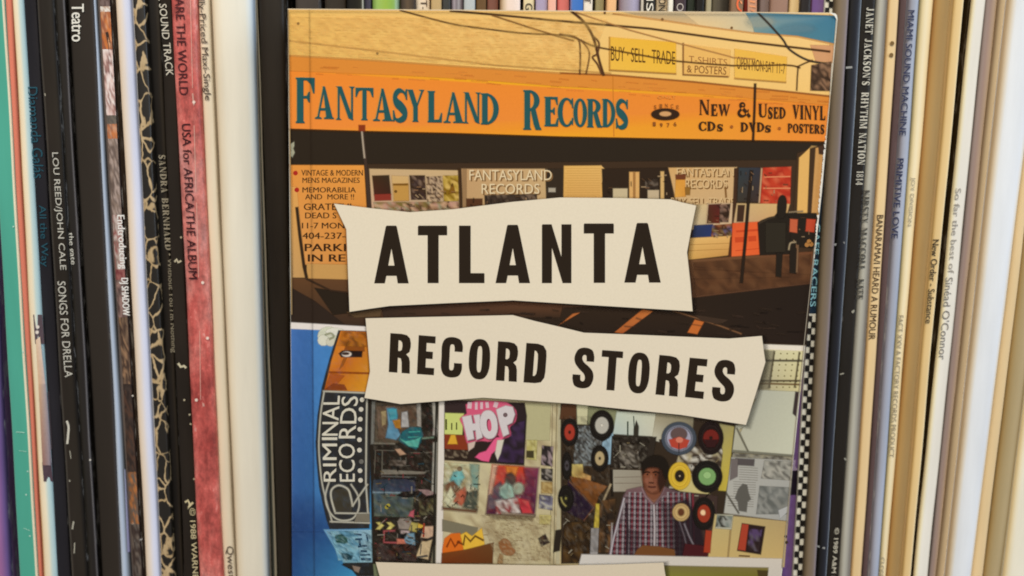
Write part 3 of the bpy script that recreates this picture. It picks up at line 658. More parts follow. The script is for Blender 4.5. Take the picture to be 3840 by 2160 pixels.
for i, (lab, x0, x1, c, mk, bands) in enumerate(TOP):
    sl = lambda x: 2160*(.020+(x-1080)/2050*(-.0725))
    s = Sleeve(lab, x0, x0+sl(x0), x1, x1+sl(x1), c, .0006+.0012*math.sin(i*2.3), .0008, 3.4, {'G': M_GLOSS, 'M': M_MATTE, 'C': M_CARD}[mk], bands)
    if 'letter T and dash' in lab: s.spine_text('T-', 0, 36, 1589, 1590, 24, (90, 74, 60), .01); s.done()
    if 'letter G ' in lab and 'cream' in lab: s.spine_text('G', 12, 37, 1983, 1983, 27, (60, 50, 40), .01); s.done()
    if 'white spine with a black letter T' in lab: s.spine_text('T', -10, 12, 2203, 2203, 24, (60, 50, 44), .01); s.done()
    if 'letters IS' in lab: s.spine_text('IS', -6, 42, 2437, 2437, 26, (226, 220, 206), .01); s.done()
    if 'letters ON' in lab: s.spine_text('ON', -10, 42, 2484, 2482, 28, (44, 36, 28), .015); s.done()
    if 'letter O above' in lab: s.spine_text('O', 12, 42, 2551, 2550, 26, (190, 180, 172), .0); s.done()
    if 'curls' in lab:
        a = s.ink(); a.line([(2776, -10), (2766, 8), (2768, 30), (2782, 42)], 7, (230, 110, 66), True); a.line([(2776, 2), (2782, 14)], 5, (236, 150, 100)); s.done()
    if 'dark red spine' in lab:
        a = s.ink(); a.rect(2804, -10, 2838, 50, (190, 140, 112)); a.strokes([(2812, 4, 2832, 8, 7), (2810, 22, 2834, 26, 6), (2816, 38, 2830, 42, 5)], (226, 150, 104)); s.done()

# ------------------------------------------------------------------ the book
OUT = [(1079, 33), (3118, 49), (3131, 51), (3138, 57), (3141, 68), (3120, 300), (3082, 720), (3031, 1180), (2931, 2160), (1099, 2160), (1089, 720)]
B0 = at(2000, 2160, BOOK_Y)
book = bpy.data.objects.new('book', None); COL.objects.link(book)
BO = Vector((B0.x, BOOK_Y, 0)); book.location = BO
tag(book, 'glossy paperback with torn paper title banners over shop photographs, standing in front of the records', 'book')
def down(p, q):           # carry an edge on to the shelf
    a, b = at(*p, BOOK_Y), at(*q, BOOK_Y); t = (b.z-0.0002)/(b.z-a.z)
    return b+(a-b)*t
def slab(name, pts, y0, y1, mat):
    bm = bmesh.new()
    f = [bm.verts.new((p.x-BO.x, y0-BO.y, p.z)) for p in pts]
    g = [bm.verts.new((p.x-BO.x, y1-BO.y, p.z)) for p in pts]
    bm.faces.new(f[::-1]); bm.faces.new(g)
    for i in range(len(pts)): bm.faces.new((f[i], f[(i+1) % len(pts)], g[(i+1) % len(pts)], g[i]))
    bmesh.ops.recalc_face_normals(bm, faces=bm.faces)
    me = bpy.data.meshes.new(name); bm.to_mesh(me); bm.free()
    return put(name, me, mat, book)
O3 = [at(x, y, BOOK_Y) for x, y in OUT[:9]]
br = down((3031, 1180), (2931, 2160)); bl = down((1089, 720), (1099, 2160))
cover = slab('front_cover', O3[:8]+[br, bl], BOOK_Y, BOOK_Y+.0004, M_PAPER)
tl, tr = at(1085, 40, BOOK_Y), at(3132, 58, BOOK_Y)
slab('pages', [tl, tr, br+Vector((-.0008, 0, .0006)), bl+Vector((.0006, 0, .0006))], BOOK_Y+.0005, BOOK_Y+.0105, M_PAGES)
slab('back_cover', O3[:8]+[br, bl], BOOK_Y+.0106, BOOK_Y+.011, M_PAPER)
LAY = [0.00001]
def cplace(x, y, off): return at(x, y, BOOK_Y-LAY[0]-off)
def new_art(): return Art(cplace, 5e-7)
def finish(a, name):
    LAY[0] += a.k*a.step+4e-6
    return a.build(name, M_PRINT, cover, BO)
rr = random.Random(3)

# ---- upper photograph: the shop front
a = new_art(); a.feather = 4.0
DK = (46, 36, 24)
a.quad([(1084, 38), (3134, 54), (3022, 1296), (1093, 1212)], [(226, 176, 92), (236, 186, 108), (60, 44, 30), (70, 50, 34)])
a.poly([(1084, 38), (3110, 50), (3110, 365), (2600, 320), (1084, 240)], [(230, 182, 98), (240, 198, 130), (238, 192, 114), (236, 190, 106), (230, 182, 94)])
# brick joints, painted over
seg_ = []
for r in range(18):
    for c in range(52):
        y = 52+r*11+rr.uniform(-1, 1); x = 1092+c*30+(r % 2)*15+rr.uniform(-3, 3)
        if y < 195+.045*(x-1084) and rr.random() < .62: seg_.append((x, y+.035*(x-1084), x+rr.uniform(14, 27), y+.035*(x-1084)+1, rr.uniform(1.2, 2.4)))
a.strokes([q for q in seg_ if q[0] < 2230], (208, 158, 80))
a.strokes([(q[0]+5, q[1]+4, q[0]+15, q[1]+4.5, 2) for q in seg_[::3] if q[0] < 2230], (238, 192, 116))
a.line([(1084, 153), (1417, 192), (1865, 246), (2290, 275)], 4, (196, 148, 78))
# sky and cloud
a.poly([(2430, 46), (2840, 50), (2825, 122), (2640, 98), (2420, 62)], [(214, 184, 140), (190, 180, 152), (200, 186, 150), (226, 194, 140), (226, 190, 134)])
a.poly([(2330, 44), (2560, 48), (2620, 92), (2480, 76)], [(206, 186, 150, .7), (196, 180, 146, .8), (222, 190, 138, .3), (220, 186, 132, .5)])
a.poly([(2796, 47), (3137, 60), (3127, 163), (2990, 134), (2830, 121), (2822, 90)], [(84, 130, 146), (66, 118, 142), (72, 122, 140), (76, 122, 136), (110, 142, 144), (130, 150, 146)])
a.feather = 16.0; a.poly(loop(2850, 82, 50, 20, 14), (176, 178, 160, .45)); a.poly(loop(2990, 108, 60, 12, 14), (110, 146, 158, .5)); a.feather = 4.0
a.line([(2300, 52), (2480, 76), (2640, 100), (2825, 124), (2990, 137), (3128, 166)], 5, (206, 150, 84))
a.poly([(3040, 170), (3126, 172), (3122, 235), (3060, 228)], (206, 150, 104))
# cornice and fascia
a.poly([(1085, 208), (1400, 226), (1700, 247), (2100, 274), (2300, 283), (2600, 308), (2842, 334), (3112, 362), (3106, 410), (2600, 360), (2300, 346), (1800, 318), (1500, 300), (1085, 280)],
       [(216, 134, 50)]*14)
a.poly([(1085, 268), (1500, 284), (1800, 302), (2100, 326), (2300, 336), (2600, 352), (3106, 396), (3095, 532), (2600, 523), (2100, 513), (1700, 500), (1350, 492), (1087, 484)],
       [(234, 134, 44), (236, 152, 38), (234, 168, 28), (234, 168, 28), (236, 166, 32), (234, 152, 40), (228, 134, 46), (232, 136, 52), (232, 150, 46), (234, 158, 36), (234, 146, 40), (234, 144, 46), (234, 136, 54)])
a.strokes([(1140+rr.uniform(0, 1900), 235+rr.uniform(0, 60), 0, 0, 0) for _ in range(0)] or [(2298, 282, 2302, 512, 4)], (196, 118, 36))
a.line([(2100, 274), (2300, 282), (2600, 307), (2842, 332), (3112, 361)], 6, (150, 88, 36))
a.line([(1085, 209), (1400, 227), (1700, 248), (2100, 275)], 4, (206, 146, 70))
mm = []
for _ in range(60):
    x = rr.uniform(1090, 3080); y = 225+(x-1085)*.066+rr.uniform(0, 46); mm.append((x, y, x+rr.uniform(20, 70), y+rr.uniform(1, 5), rr.uniform(3, 8)))
a.strokes(mm[:30], (222, 142, 62, .22)); a.strokes(mm[30:], (206, 122, 44, .22))
# awning
a.poly([(1087, 485), (1350, 493), (1700, 501), (2100, 514), (2600, 524), (3094, 533), (3092, 548), (3042, 544), (2998, 602), (2968, 626), (2600, 628), (2100, 634), (1740, 636), (1390, 634), (1364, 619), (1088, 619)], (44, 34, 23))
a.line([(1087, 486), (1350, 494), (1700, 502), (2100, 515), (2600, 525), (3094, 534)], 7, (62, 38, 14))
# the ground floor
a.poly([(1088, 619), (3010, 600), (3062, 700), (3045, 960), (2600, 1000), (1093, 1050)], (62, 44, 28))
a.quad([(2990, 575), (3094, 540), (3066, 830), (2975, 810)], (66, 46, 28))
a.quad([(2998, 592), (3036, 556), (3026, 800), (2990, 800)], (222, 172, 96)); a.quad([(3060, 556), (3088, 550), (3068, 806), (3044, 802)], (200, 148, 86))
a.quad([(3070, 548), (3094, 548), (3090, 580), (3072, 576)], (70, 48, 34))
a.quad([(1088, 620), (1364, 621), (1386, 1000), (1100, 990)], [(224, 144, 62), (226, 150, 66), (206, 130, 56), (214, 150, 84)])
a.quad([(1090, 700), (1112, 702), (1146, 1040), (1098, 1040)], [(222, 160, 84), (222, 160, 84), (190, 146, 88), (196, 152, 96)])
a.quad([(1152, 990), (1340, 994), (1340, 1052), (1150, 1044)], (196, 148, 84))
TX = (58, 34, 16)
def T(s, x0, y0, x1, y1, c=TX, b=.02, dy=0): a.text(s, [(x0, y0), (x1, y0+dy), (x1, y1+dy), (x0, y1)], c, b)
T('VINTAGE & MODERN', 1130, 637, 1361, 659); T('MENS MAGAZINES', 1134, 666, 1349, 686); T('MEMORABILIA', 1134, 702, 1335, 722); T('AND  MORE !!', 1144, 728, 1328, 748)
T('GRATEFUL', 1139, 763, 1330, 788); T('DEAD S', 1144, 797, 1262, 819); T('11-7 MON', 1132, 835, 1292, 857, b=.02); T('404-237-', 1134, 872, 1296, 896, b=.02); T('PARKI', 1142, 914, 1298, 942, b=.03); T('IN RE', 1154, 954, 1296, 981, b=.03)
a.dots([(1108, 649), (1113, 712)], 9, (170, 40, 30), 10)
a.line([(1113, 778), (1124, 880), (1140, 1000), (1150, 1042)], 12, (52, 36, 22))
a.line([(1358, 480), (1366, 560), (1376, 660), (1386, 780)], 13, (64, 48, 38)); a.line([(1357, 492), (1362, 545), (1367, 592)], 7, (176, 158, 136)); a.rect(1346, 470, 1368, 491, (134, 52, 20))
a.poly([(1090, 541), (1102, 533), (1102, 548), (1098, 556), (1104, 572), (1096, 588), (1086, 582), (1092, 566)], (168, 164, 138))
# windows with posters
a.quad([(1386, 634), (1720, 640), (1724, 800), (1396, 790)], [(196, 164, 120), (200, 168, 122), (170, 150, 120), (200, 160, 130)])
a.quad([(1397, 660), (1458, 658), (1465, 728), (1404, 730)], [(64, 40, 20), (56, 42, 26), (60, 34, 22), (74, 36, 24)]); a.quad([(1404, 730), (1465, 728), (1466, 750), (1406, 752)], (136, 50, 36))
a.quad([(1470, 660), (1530, 662), (1532, 752), (1476, 754)], [(204, 166, 108), (204, 166, 110), (198, 152, 84), (200, 160, 100)]); a.quad([(1476, 692), (1530, 690), (1532, 750), (1480, 752)], (188, 140, 68)); a.line([(1476, 692), (1528, 692)], 6, (122, 80, 20)); a.dots([(1484, 718)], 6, (110, 76, 30))
a.grid([(1537, 659), (1592, 659), (1598, 748), (1543, 748)], 6, 8, [(64, 44, 30), (52, 34, 20), (76, 58, 52), (58, 40, 34), (120, 96, 78)], rnd=rr)
a.grid([(1600, 664), (1656, 662), (1660, 754), (1604, 756)], 9, 13, [(180, 152, 120), (70, 50, 34), (150, 124, 100), (96, 70, 48), (190, 160, 124)], rnd=rr)
a.grid([(1662, 660), (1718, 659), (1720, 752), (1666, 754)], 5, 7, [(190, 156, 72), (172, 140, 52), (130, 96, 20), (206, 170, 90)], rnd=rr); a.poly([(1698, 688), (1706, 722), (1684, 726), (1692, 700)], (128, 86, 22))
a.grid([(1402, 760), (1720, 758), (1722, 796), (1408, 792)], 22, 3, [(190, 150, 116), (120, 100, 50), (150, 110, 80), (96, 66, 40), (186, 140, 120), (150, 140, 110)], rnd=rr)
a.line([(1721, 634), (1728, 790)], 9, (68, 44, 22))
a.quad([(1732, 634), (2050, 634), (2050, 780), (1738, 790)], [(190, 150, 104), (198, 164, 116), (190, 156, 108), (188, 150, 104)])
a.rect(1736, 634, 1748, 790, (150, 116, 78)); a.quad([(2046, 634), (2114, 634), (2114, 760), (2050, 760)], (52, 40, 28))
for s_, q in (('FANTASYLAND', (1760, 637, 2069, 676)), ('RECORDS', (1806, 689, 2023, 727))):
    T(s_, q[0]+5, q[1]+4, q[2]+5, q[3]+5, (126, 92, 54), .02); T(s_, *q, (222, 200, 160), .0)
a.grid([(1818, 733), (2012, 729), (2014, 770), (1820, 780)], 16, 3, [(52, 38, 28), (64, 50, 40), (110, 90, 72), (58, 44, 34)], rnd=rr); a.rect(1750, 746, 1808, 775, (84, 50, 28)); a.rect(2058, 706, 2082, 719, (168, 156, 136))
a.quad([(2116, 623), (2254, 622), (2258, 742), (2114, 742)], [(220, 170, 92), (222, 174, 98), (212, 160, 88), (210, 158, 84)])
a.strokes([(2118+(i % 2)*8, 632+i*9, 2250, 632+i*9, 1.6) for i in range(12)], (192, 142, 70))
a.poly([(2254, 622), (2282, 648), (2262, 662), (2256, 690)], (226, 180, 110))
a.quad([(2258, 634), (2520, 630), (2520, 745), (2262, 742)], (48, 34, 22))
a.rect(2300, 708, 2352, 745, (196, 176, 138)); a.rect(2361, 646, 2396, 745, (214, 164, 98)); a.rect(2376, 648, 2381, 745, (160, 112, 60)); a.grid([(2420, 676), (2466, 670), (2468, 712), (2422, 712)], 4, 4, [(60, 48, 38), (100, 86, 72), (48, 36, 26)], rnd=rr); a.rect(2430, 714, 2470, 745, (190, 168, 134)); a.rect(2478, 644, 2489, 745, (206, 166, 104))
a.quad([(2508, 630), (2762, 628), (2744, 860), (2560, 860)], [(206, 160, 100), (206, 168, 118), (196, 160, 116), (200, 170, 128)])
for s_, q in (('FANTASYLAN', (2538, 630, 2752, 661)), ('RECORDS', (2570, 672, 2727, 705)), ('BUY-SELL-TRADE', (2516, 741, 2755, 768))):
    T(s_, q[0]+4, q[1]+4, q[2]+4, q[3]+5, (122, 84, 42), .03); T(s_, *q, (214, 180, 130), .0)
a.quad([(2536, 662), (2568, 662), (2570, 736), (2532, 738)], [(206, 140, 50), (222, 152, 62), (206, 140, 56), (220, 160, 70)]); a.quad([(2534, 656), (2572, 654), (2568, 672), (2536, 672)], (110, 58, 32)); a.quad([(2570, 704), (2588, 702), (2586, 730), (2572, 730)], (140, 98, 40))
a.line([(2720, 702), (2723, 740)], 6, (128, 84, 34))
a.quad([(2594, 772), (2660, 766), (2652, 850), (2584, 850)], [(206, 178, 130), (206, 178, 130), (190, 168, 130), (200, 176, 140)])
a.quad([(2654, 764), (2748, 762), (2742, 846), (2648, 842)], (204, 172, 134)); a.quad([(2658, 768), (2702, 766), (2698, 836), (2652, 836)], [(84, 40, 26), (80, 34, 30), (110, 36, 24), (64, 44, 24)]); a.grid([(2702, 768), (2738, 766), (2730, 832), (2698, 832)], 4, 6, [(130, 98, 80), (60, 40, 26), (48, 32, 20), (110, 84, 70)], rnd=rr)
a.line([(2760, 632), (2746, 960)], 13, (66, 42, 26))
a.quad([(2772, 630), (2850, 630), (2845, 756), (2766, 756)], [(50, 58, 62), (52, 50, 56), (62, 46, 40), (60, 54, 44)]); a.line([(2857, 632), (2848, 760)], 8, (188, 154, 116))
a.grid([(2862, 630), (2966, 626), (2962, 764), (2852, 764)], 6, 9, [(190, 62, 36), (176, 50, 30), (206, 96, 62), (166, 44, 26)], rnd=rr); a.strokes([(2866, 664, 2964, 662, 5), (2862, 706, 2964, 706, 5)], (214, 126, 84))
a.quad([(2764, 764), (2960, 766), (2940, 838), (2752, 838)], [(200, 168, 116), (210, 170, 110), (200, 150, 96), (196, 160, 120)]); a.quad([(2768, 770), (2792, 770), (2786, 830), (2764, 830)], (64, 42, 28))
a.quad([(2604, 846), (2672, 842), (2668, 892), (2596, 892)], [(46, 56, 90), (40, 50, 90), (44, 56, 100), (42, 48, 70)]); a.grid([(2672, 846), (2750, 840), (2740, 892), (2668, 892)], 6, 4, [(120, 96, 60), (90, 44, 26), (150, 90, 50), (66, 46, 30), (96, 84, 110)], rnd=rr)
a.quad([(2588, 894), (2740, 886), (2732, 956), (2580, 974)], [(222, 176, 104), (222, 172, 100), (196, 142, 76), (206, 158, 84)]); a.strokes([(2584, 918, 2736, 912, 2), (2582, 940, 2734, 934, 2)], (170, 120, 60)); a.line([(2744, 890), (2736, 962)], 12, (78, 42, 24))
a.quad([(2748, 838), (2856, 832), (2852, 954), (2744, 966)], [(216, 86, 42), (226, 96, 46), (222, 92, 44), (230, 104, 52)]); a.strokes([(2760, 868, 2846, 862, 8), (2756, 900, 2790, 898, 20), (2806, 896, 2836, 894, 20), (2758, 940, 2846, 932, 3)], (198, 72, 34))
# pavement, kerb and road
a.poly([(1092, 1044), (1300, 1050), (2585, 976), (2740, 964), (3048, 944), (3040, 1066), (2610, 1118), (2100, 1240), (1093, 1212)], [(96, 64, 38), (90, 58, 34), (110, 74, 46), (112, 72, 42), (108, 66, 40), (92, 60, 40), (100, 66, 44), (60, 42, 28), (60, 44, 32)])
a.strokes([(2600, 1010, 3040, 1030, 5), (2600, 1046, 2960, 1040, 4), (2604, 1000, 2800, 1022, 4)], (72, 44, 26))
a.grid([(2600, 985), (3040, 955), (3036, 1060), (2606, 1110)], 20, 6, [(112, 72, 44), (96, 62, 38), (120, 80, 50), (84, 54, 34)], rnd=rr, alpha=.55)
a.poly([(2600, 1118), (3040, 1066), (3024, 1290), (1500, 1215), (1900, 1160), (2300, 1150)], [(44, 32, 22), (38, 28, 20), (40, 29, 22), (46, 34, 24), (60, 40, 28), (50, 36, 24)])
a.poly([(1092, 1080), (1180, 1130), (1290, 1215), (1093, 1212)], (48, 36, 28)); a.poly([(1180, 1080), (1300, 1100), (1330, 1170), (1250, 1180)], (42, 32, 22)); a.line([(1150, 1046), (1240, 1090), (1320, 1100)], 7, (54, 38, 26))
a.poly([(1300, 1170), (1430, 1150), (1425, 1186), (1330, 1190)], (92, 70, 46)); a.poly([(1430, 1150), (1924, 1128), (2110, 1140), (2100, 1190), (1440, 1190)], [(60, 44, 34), (100, 62, 38), (96, 62, 40), (60, 42, 28), (54, 40, 32)])
a.poly([(2176, 1172), (2148, 1178), (2088, 1226), (2104, 1212)], (176, 100, 50)); a.poly([(2412, 1160), (2446, 1168), (2334, 1250), (2306, 1246)], [(186, 104, 48), (190, 110, 54), (166, 84, 40), (170, 92, 44)]); a.poly([(2606, 1200), (2638, 1208), (2614, 1252), (2580, 1246)], (192, 104, 46))
a.line([(2520, 1164), (2610, 1192), (2700, 1222), (2780, 1252)], 7, (116, 80, 52)); a.poly([(2600, 1180), (2730, 1200), (2700, 1216), (2630, 1200)], (62, 46, 34))
# post box, newspaper boxes and the two poles
SH = (38, 30, 21)
a.poly([(2944, 800), (3062, 800), (3056, 930), (2946, 920)], SH)
a.poly([(2842, 836), (2858, 826), (2884, 816), (2904, 812), (2914, 800), (2950, 804), (2962, 822), (2962, 952), (2850, 956)], SH); a.poly(loop(2932, 776, 17, 44, 16, 2.4, 4), SH); a.poly([(2872, 836), (2946, 836), (2944, 944), (2872, 946)], (47, 40, 29)); a.line([(2846, 838), (2880, 820), (2906, 814)], 5, (66, 54, 40))
a.poly([(2912, 950), (2934, 950), (2928, 1038), (2910, 1036)], SH); a.poly([(2962, 915), (2990, 915), (2984, 1026), (2962, 1022)], SH); a.line([(2992, 920), (2988, 1020)], 7, (124, 92, 64))
a.quad([(2964, 822), (2990, 824), (2988, 872), (2962, 868)], (190, 92, 58)); a.quad([(3026, 822), (3058, 824), (3052, 870), (3022, 866)], (186, 70, 42)); a.line([(2958, 796), (3010, 792)], 5, (140, 120, 92)); a.line([(2958, 936), (2964, 912), (2984, 908)], 6, (164, 144, 112), True); a.dots([(3034, 906), (3026, 918), (3042, 916)], 9, (170, 116, 60))
a.line([(2818, 640), (2806, 760), (2795, 900), (2780, 1060)], 13, (42, 30, 20)); a.line([(2832, 314), (2829, 420), (2824, 528)], 10, (52, 34, 20))
# sign panels on the wall
a.quad([(2286, 140), (2534, 160), (2534, 276), (2286, 263)], [(232, 178, 62), (232, 176, 52), (232, 180, 62), (234, 182, 70)]); a.text('BUY · SELL · TRADE', [(2291, 172), (2532, 193), (2532, 243), (2291, 228)], (88, 56, 20), .012)
a.line([(2286, 263), (2534, 277)], 4, (176, 126, 60)); a.line([(2286, 140), (2286, 263)], 3, (190, 140, 64))
a.quad([(2562, 166), (2738, 188), (2734, 286), (2562, 279)], (230, 178, 96)); a.line([(2562, 162), (2562, 280), (2730, 288)], 4, (136, 88, 46)); a.text('T-SHIRTS', [(2583, 209), (2727, 222), (2727, 246), (2583, 234)], (150, 96, 50), .0); a.text('& POSTERS', [(2576, 244), (2725, 251), (2723, 281), (2576, 272)], (122, 74, 34), .01)
a.quad([(2756, 184), (2950, 214), (2946, 308), (2756, 294)], [(232, 178, 72), (232, 178, 70), (232, 180, 76), (234, 184, 84)]); a.text('OPEN MON-SAT 11-7', [(2763, 211), (2945, 240), (2944, 278), (2763, 259)], (96, 60, 26), .014); a.line([(2756, 294), (2946, 309)], 3, (186, 136, 66))
# overhead wires
W = (72, 44, 18)
a.line([(1688, 40), (1860, 55), (2100, 78), (2438, 107), (2752, 151), (3112, 193)], 8, W)
a.line([(1500, 38), (1690, 88), (1824, 108), (1960, 124), (2100, 131), (2161, 143), (2222, 171), (2296, 187), (2400, 206), (2532, 228), (2752, 246), (2948, 244), (3000, 254)], 5, (86, 54, 22), True)
a.line([(1846, 57), (1990, 104), (2100, 138), (2150, 152)], 5, (120, 78, 34)); a.line([(2160, 46), (2360, 112), (2548, 163), (2752, 216), (2830, 222)], 3, (176, 126, 70))
a.line([(2141, 40), (2190, 82), (2222, 134), (2236, 180), (2248, 230), (2264, 282)], 10, (78, 46, 24), True); a.line([(2222, 134), (2246, 160), (2240, 200), (2222, 214), (2240, 240), (2256, 276)], 7, (92, 56, 32), True)
a.line([(2100, 128), (2165, 143), (2176, 200), (2174, 277)], 6, (98, 62, 34), True); a.line([(2178, 150), (2210, 196), (2198, 276)], 5, (112, 72, 38), True)
a.line([(2843, 48), (2890, 96), (2936, 148), (2962, 186), (3029, 225), (3112, 240)], 8, (56, 46, 36), True); a.line([(2990, 250), (3020, 236), (3046, 226)], 4, W); a.line([(2993, 253), (2990, 290), (2988, 338)], 4, W)
a.grid([(3044, 245), (3116, 232), (3112, 340), (3040, 338)], 6, 8, [(70, 50, 34), (88, 64, 46), (140, 104, 76), (60, 42, 28)], rnd=rr)
a.dots([(2268, 48), (2484, 72), (2744, 104), (1415, 200), (1118, 88)], 5, (120, 84, 44))
# painted lettering of the fascia
TE = (36, 84, 86); HL = (236, 190, 84)
LET = [('F', 1107, 291, 1180, 461), ('A', 1182, 324, 1252, 445), ('N', 1260, 324, 1330, 449), ('T', 1334, 329, 1400, 450), ('A', 1400, 332, 1473, 453), ('S', 1470, 334, 1531, 455), ('Y', 1526, 336, 1591, 456), ('L', 1602, 341, 1658, 458), ('A', 1664, 346, 1740, 460), ('N', 1738, 346, 1803, 462), ('D', 1803, 350, 1870, 466),
       ('R', 1962, 338, 2030, 486), ('E', 2040, 363, 2094, 473), ('C', 2092, 366, 2150, 475), ('O', 2151, 369, 2201, 476), ('R', 2201, 371, 2258, 477), ('D', 2258, 371, 2307, 476), ('S', 2307, 373, 2358, 481)]
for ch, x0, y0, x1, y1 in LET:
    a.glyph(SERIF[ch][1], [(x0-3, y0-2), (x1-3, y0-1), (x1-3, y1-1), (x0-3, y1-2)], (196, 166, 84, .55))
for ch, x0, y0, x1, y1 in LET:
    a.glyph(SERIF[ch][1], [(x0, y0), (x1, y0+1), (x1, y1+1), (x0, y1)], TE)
BK = (58, 36, 20)
def SF(s, x0, y0, x1, y1, dy=0): a.serif(s, [(x0, y0), (x1, y0+dy), (x1, y1+dy), (x0, y1)], BK)
SF('N', 2622, 374, 2661, 430); SF('EW', 2666, 391, 2738, 434); SF('&', 2764, 383, 2812, 438); SF('U', 2844, 389, 2878, 440); SF('SED', 2880, 402, 2946, 444); SF('VINYL', 2972, 393, 3095, 445, 5)
SF('CD', 2620, 456, 2683, 490); SF('S', 2688, 466, 2712, 491); SF('DVD', 2777, 459, 2866, 493); SF('S', 2868, 470, 2892, 495); SF('POSTERS', 2954, 463, 3092, 496, 5); a.dots([(2744, 475), (2923, 481)], 6, (160, 90, 36))
a.poly(loop(2495, 428, 52, 21, 28), (52, 32, 18), [loop(2495, 427, 21, 8, 16)]); a.poly(loop(2495, 427, 21, 8, 16), (206, 154, 100))
for i, ch in enumerate('SINCE'): x = 2452+i*21; T(ch, x, 388+(abs(i-2)**1.5)*2.2, x+10, 402+(abs(i-2)**1.5)*2.2, (150, 88, 36), .02)
for i, ch in enumerate('1976'): x = 2448+i*26; T(ch, x, 462-(abs(i-1.5)**1.5)*2.5, x+11, 477-(abs(i-1.5)**1.5)*2.5, (140, 80, 34), .03)
T('ONLY', 2466, 358, 2534, 370, (220, 146, 66), 0)
a.feather = 1.5
for k in range(110):
    zx0, zy0, zx1, zy1 = rr.choice([(1400, 756, 1712, 790), (1545, 664, 1712, 748), (1745, 735, 2010, 770), (2270, 650, 2500, 735), (2650, 766, 2740, 836), (2860, 634, 2960, 758), (2770, 640, 2845, 750), (2952, 800, 3054, 930), (2672, 846, 2740, 890)])
    x = rr.uniform(zx0, zx1); y = rr.uniform(zy0, zy1); L = rr.uniform(4, 20); an = rr.choice((0.03, 0.0, 1.55, 1.6, .7))
    a.line([(x, y), (min(zx1, x+L*math.cos(an)), min(zy1, y+L*math.sin(an)))], rr.uniform(3, 6), (*rr.choice([(40, 28, 18), (90, 64, 42), (180, 150, 112), (60, 42, 28), (150, 110, 76)]), .55))
for k in range(70):
    x = rr.uniform(1500, 3000); y = rr.uniform(1150, 1270); a.line([(x, y), (x+rr.uniform(10, 60), y+rr.uniform(-4, 8))], rr.uniform(4, 8), (*rr.choice([(58, 44, 32), (30, 22, 16), (70, 52, 40)]), .4))
a.feather = 0
a.grid([(1090, 60), (2280, 70), (2200, 262), (1090, 200)], 60, 16, [(224, 176, 94), (238, 192, 110), (232, 184, 102), (212, 162, 84)], rnd=rr, alpha=(0.0, .35))
finish(a, 'storefront_photograph')

# ---- lower photographs
a = new_art(); a.feather = 4.0
a.poly([(1092, 1210), (1378, 1226), (1400, 1250), (1400, 1300), (1094, 1300)], (226, 216, 208))
a.quad([(1093, 1236), (1400, 1246), (1430, 2160), (1098, 2160)], [(74, 122, 186), (68, 138, 194), (72, 152, 198), (58, 100, 154)])
a.quad([(1093, 1236), (1172, 1239), (1180, 2160), (1098, 2160)], [(74, 118, 184, .9), (70, 118, 184, .5), (56, 104, 160, .4), (52, 90, 144, .9)])
a.quad([(1096, 1840), (1232, 1840), (1270, 1996), (1097, 1996)], [(56, 84, 146, 0), (56, 84, 146, 0), (46, 86, 140, .8), (44, 72, 124, .8)]); a.quad([(1097, 1996), (1270, 1996), (1350, 2162), (1098, 2162)], [(44, 72, 124, .8), (46, 86, 140, .8), (72, 158, 200, .8), (46, 84, 138, .8)])
for c, pts in (((206, 206, 182), loop(1232, 1260, 40, 34, 14)), ((216, 212, 192), loop(1212, 1276, 20, 20, 10)), ((220, 216, 200), loop(1256, 1244, 34, 14, 10)), ((206, 200, 178), loop(1240, 1282, 16, 16, 9))): a.poly(pts, c)
a.line([(1220, 1256), (1240, 1250), (1252, 1262), (1236, 1272)], 6, (150, 150, 118), True)
# sign tower
a.poly([(1270, 1240), (1390, 1244), (1392, 1480), (1384, 1980), (1238, 1984), (1226, 1950), (1212, 1890), (1198, 1826), (1188, 1720), (1185, 1660), (1192, 1560), (1208, 1454), (1236, 1349)], (46, 44, 42))
a.poly([(1278, 1242), (1390, 1246), (1392, 1470), (1218, 1462), (1244, 1352)], [(200, 116, 30), (196, 112, 34), (216, 150, 40), (186, 96, 26), (210, 124, 36)])
a.poly([(1314, 1260), (1360, 1266), (1366, 1316), (1290, 1316)], (136, 74, 22)); a.grid([(1284, 1244), (1384, 1248), (1384, 1300), (1268, 1296)], 7, 4, [(196, 116, 34), (160, 88, 24), (206, 128, 40), (130, 76, 24)], rnd=rr, alpha=.6)
a.poly([(1272, 1326), (1284, 1316), (1358, 1318), (1356, 1338), (1280, 1338)], (40, 24, 16)); a.poly(loop(1300, 1328, 17, 9, 14), (222, 206, 190)); a.poly(loop(1296, 1326, 13, 4, 10), (60, 40, 30))
a.poly([(1290, 1344), (1300, 1342), (1284, 1372), (1272, 1386)], (150, 84, 24)); a.line([(1236, 1396), (1386, 1400)], 6, (140, 66, 18)); a.poly([(1240, 1402), (1290, 1410), (1262, 1440), (1222, 1456)], (168, 84, 28)); a.poly([(1218, 1462), (1250, 1440), (1290, 1444), (1300, 1462)], (130, 62, 22))
LG = (186, 180, 162)
a.line([(1376, 1496), (1374, 1600), (1372, 1812), (1382, 1956)], 7, LG); a.line([(1212, 1467), (1380, 1474)], 7, LG); a.line([(1216, 1467), (1204, 1540), (1198, 1610), (1196, 1690), (1206, 1800), (1224, 1880), (1246, 1958)], 6, LG, True); a.line([(1238, 1956), (1386, 1961)], 6, LG)
WL = (214, 206, 186)
def vtext(s, y0, y1, xa, xb, xa2, xb2):     # bottom-to-top lettering, tops of letters to the left
    a.text(s, [(xa, y0), (xa2, y1), (xb2, y1), (xb, y0)], WL, .006)
vtext('RIMI', 1806, 1640, 1214, 1259, 1207, 1265); vtext('NAL', 1634, 1484, 1207, 1266, 1213, 1275)
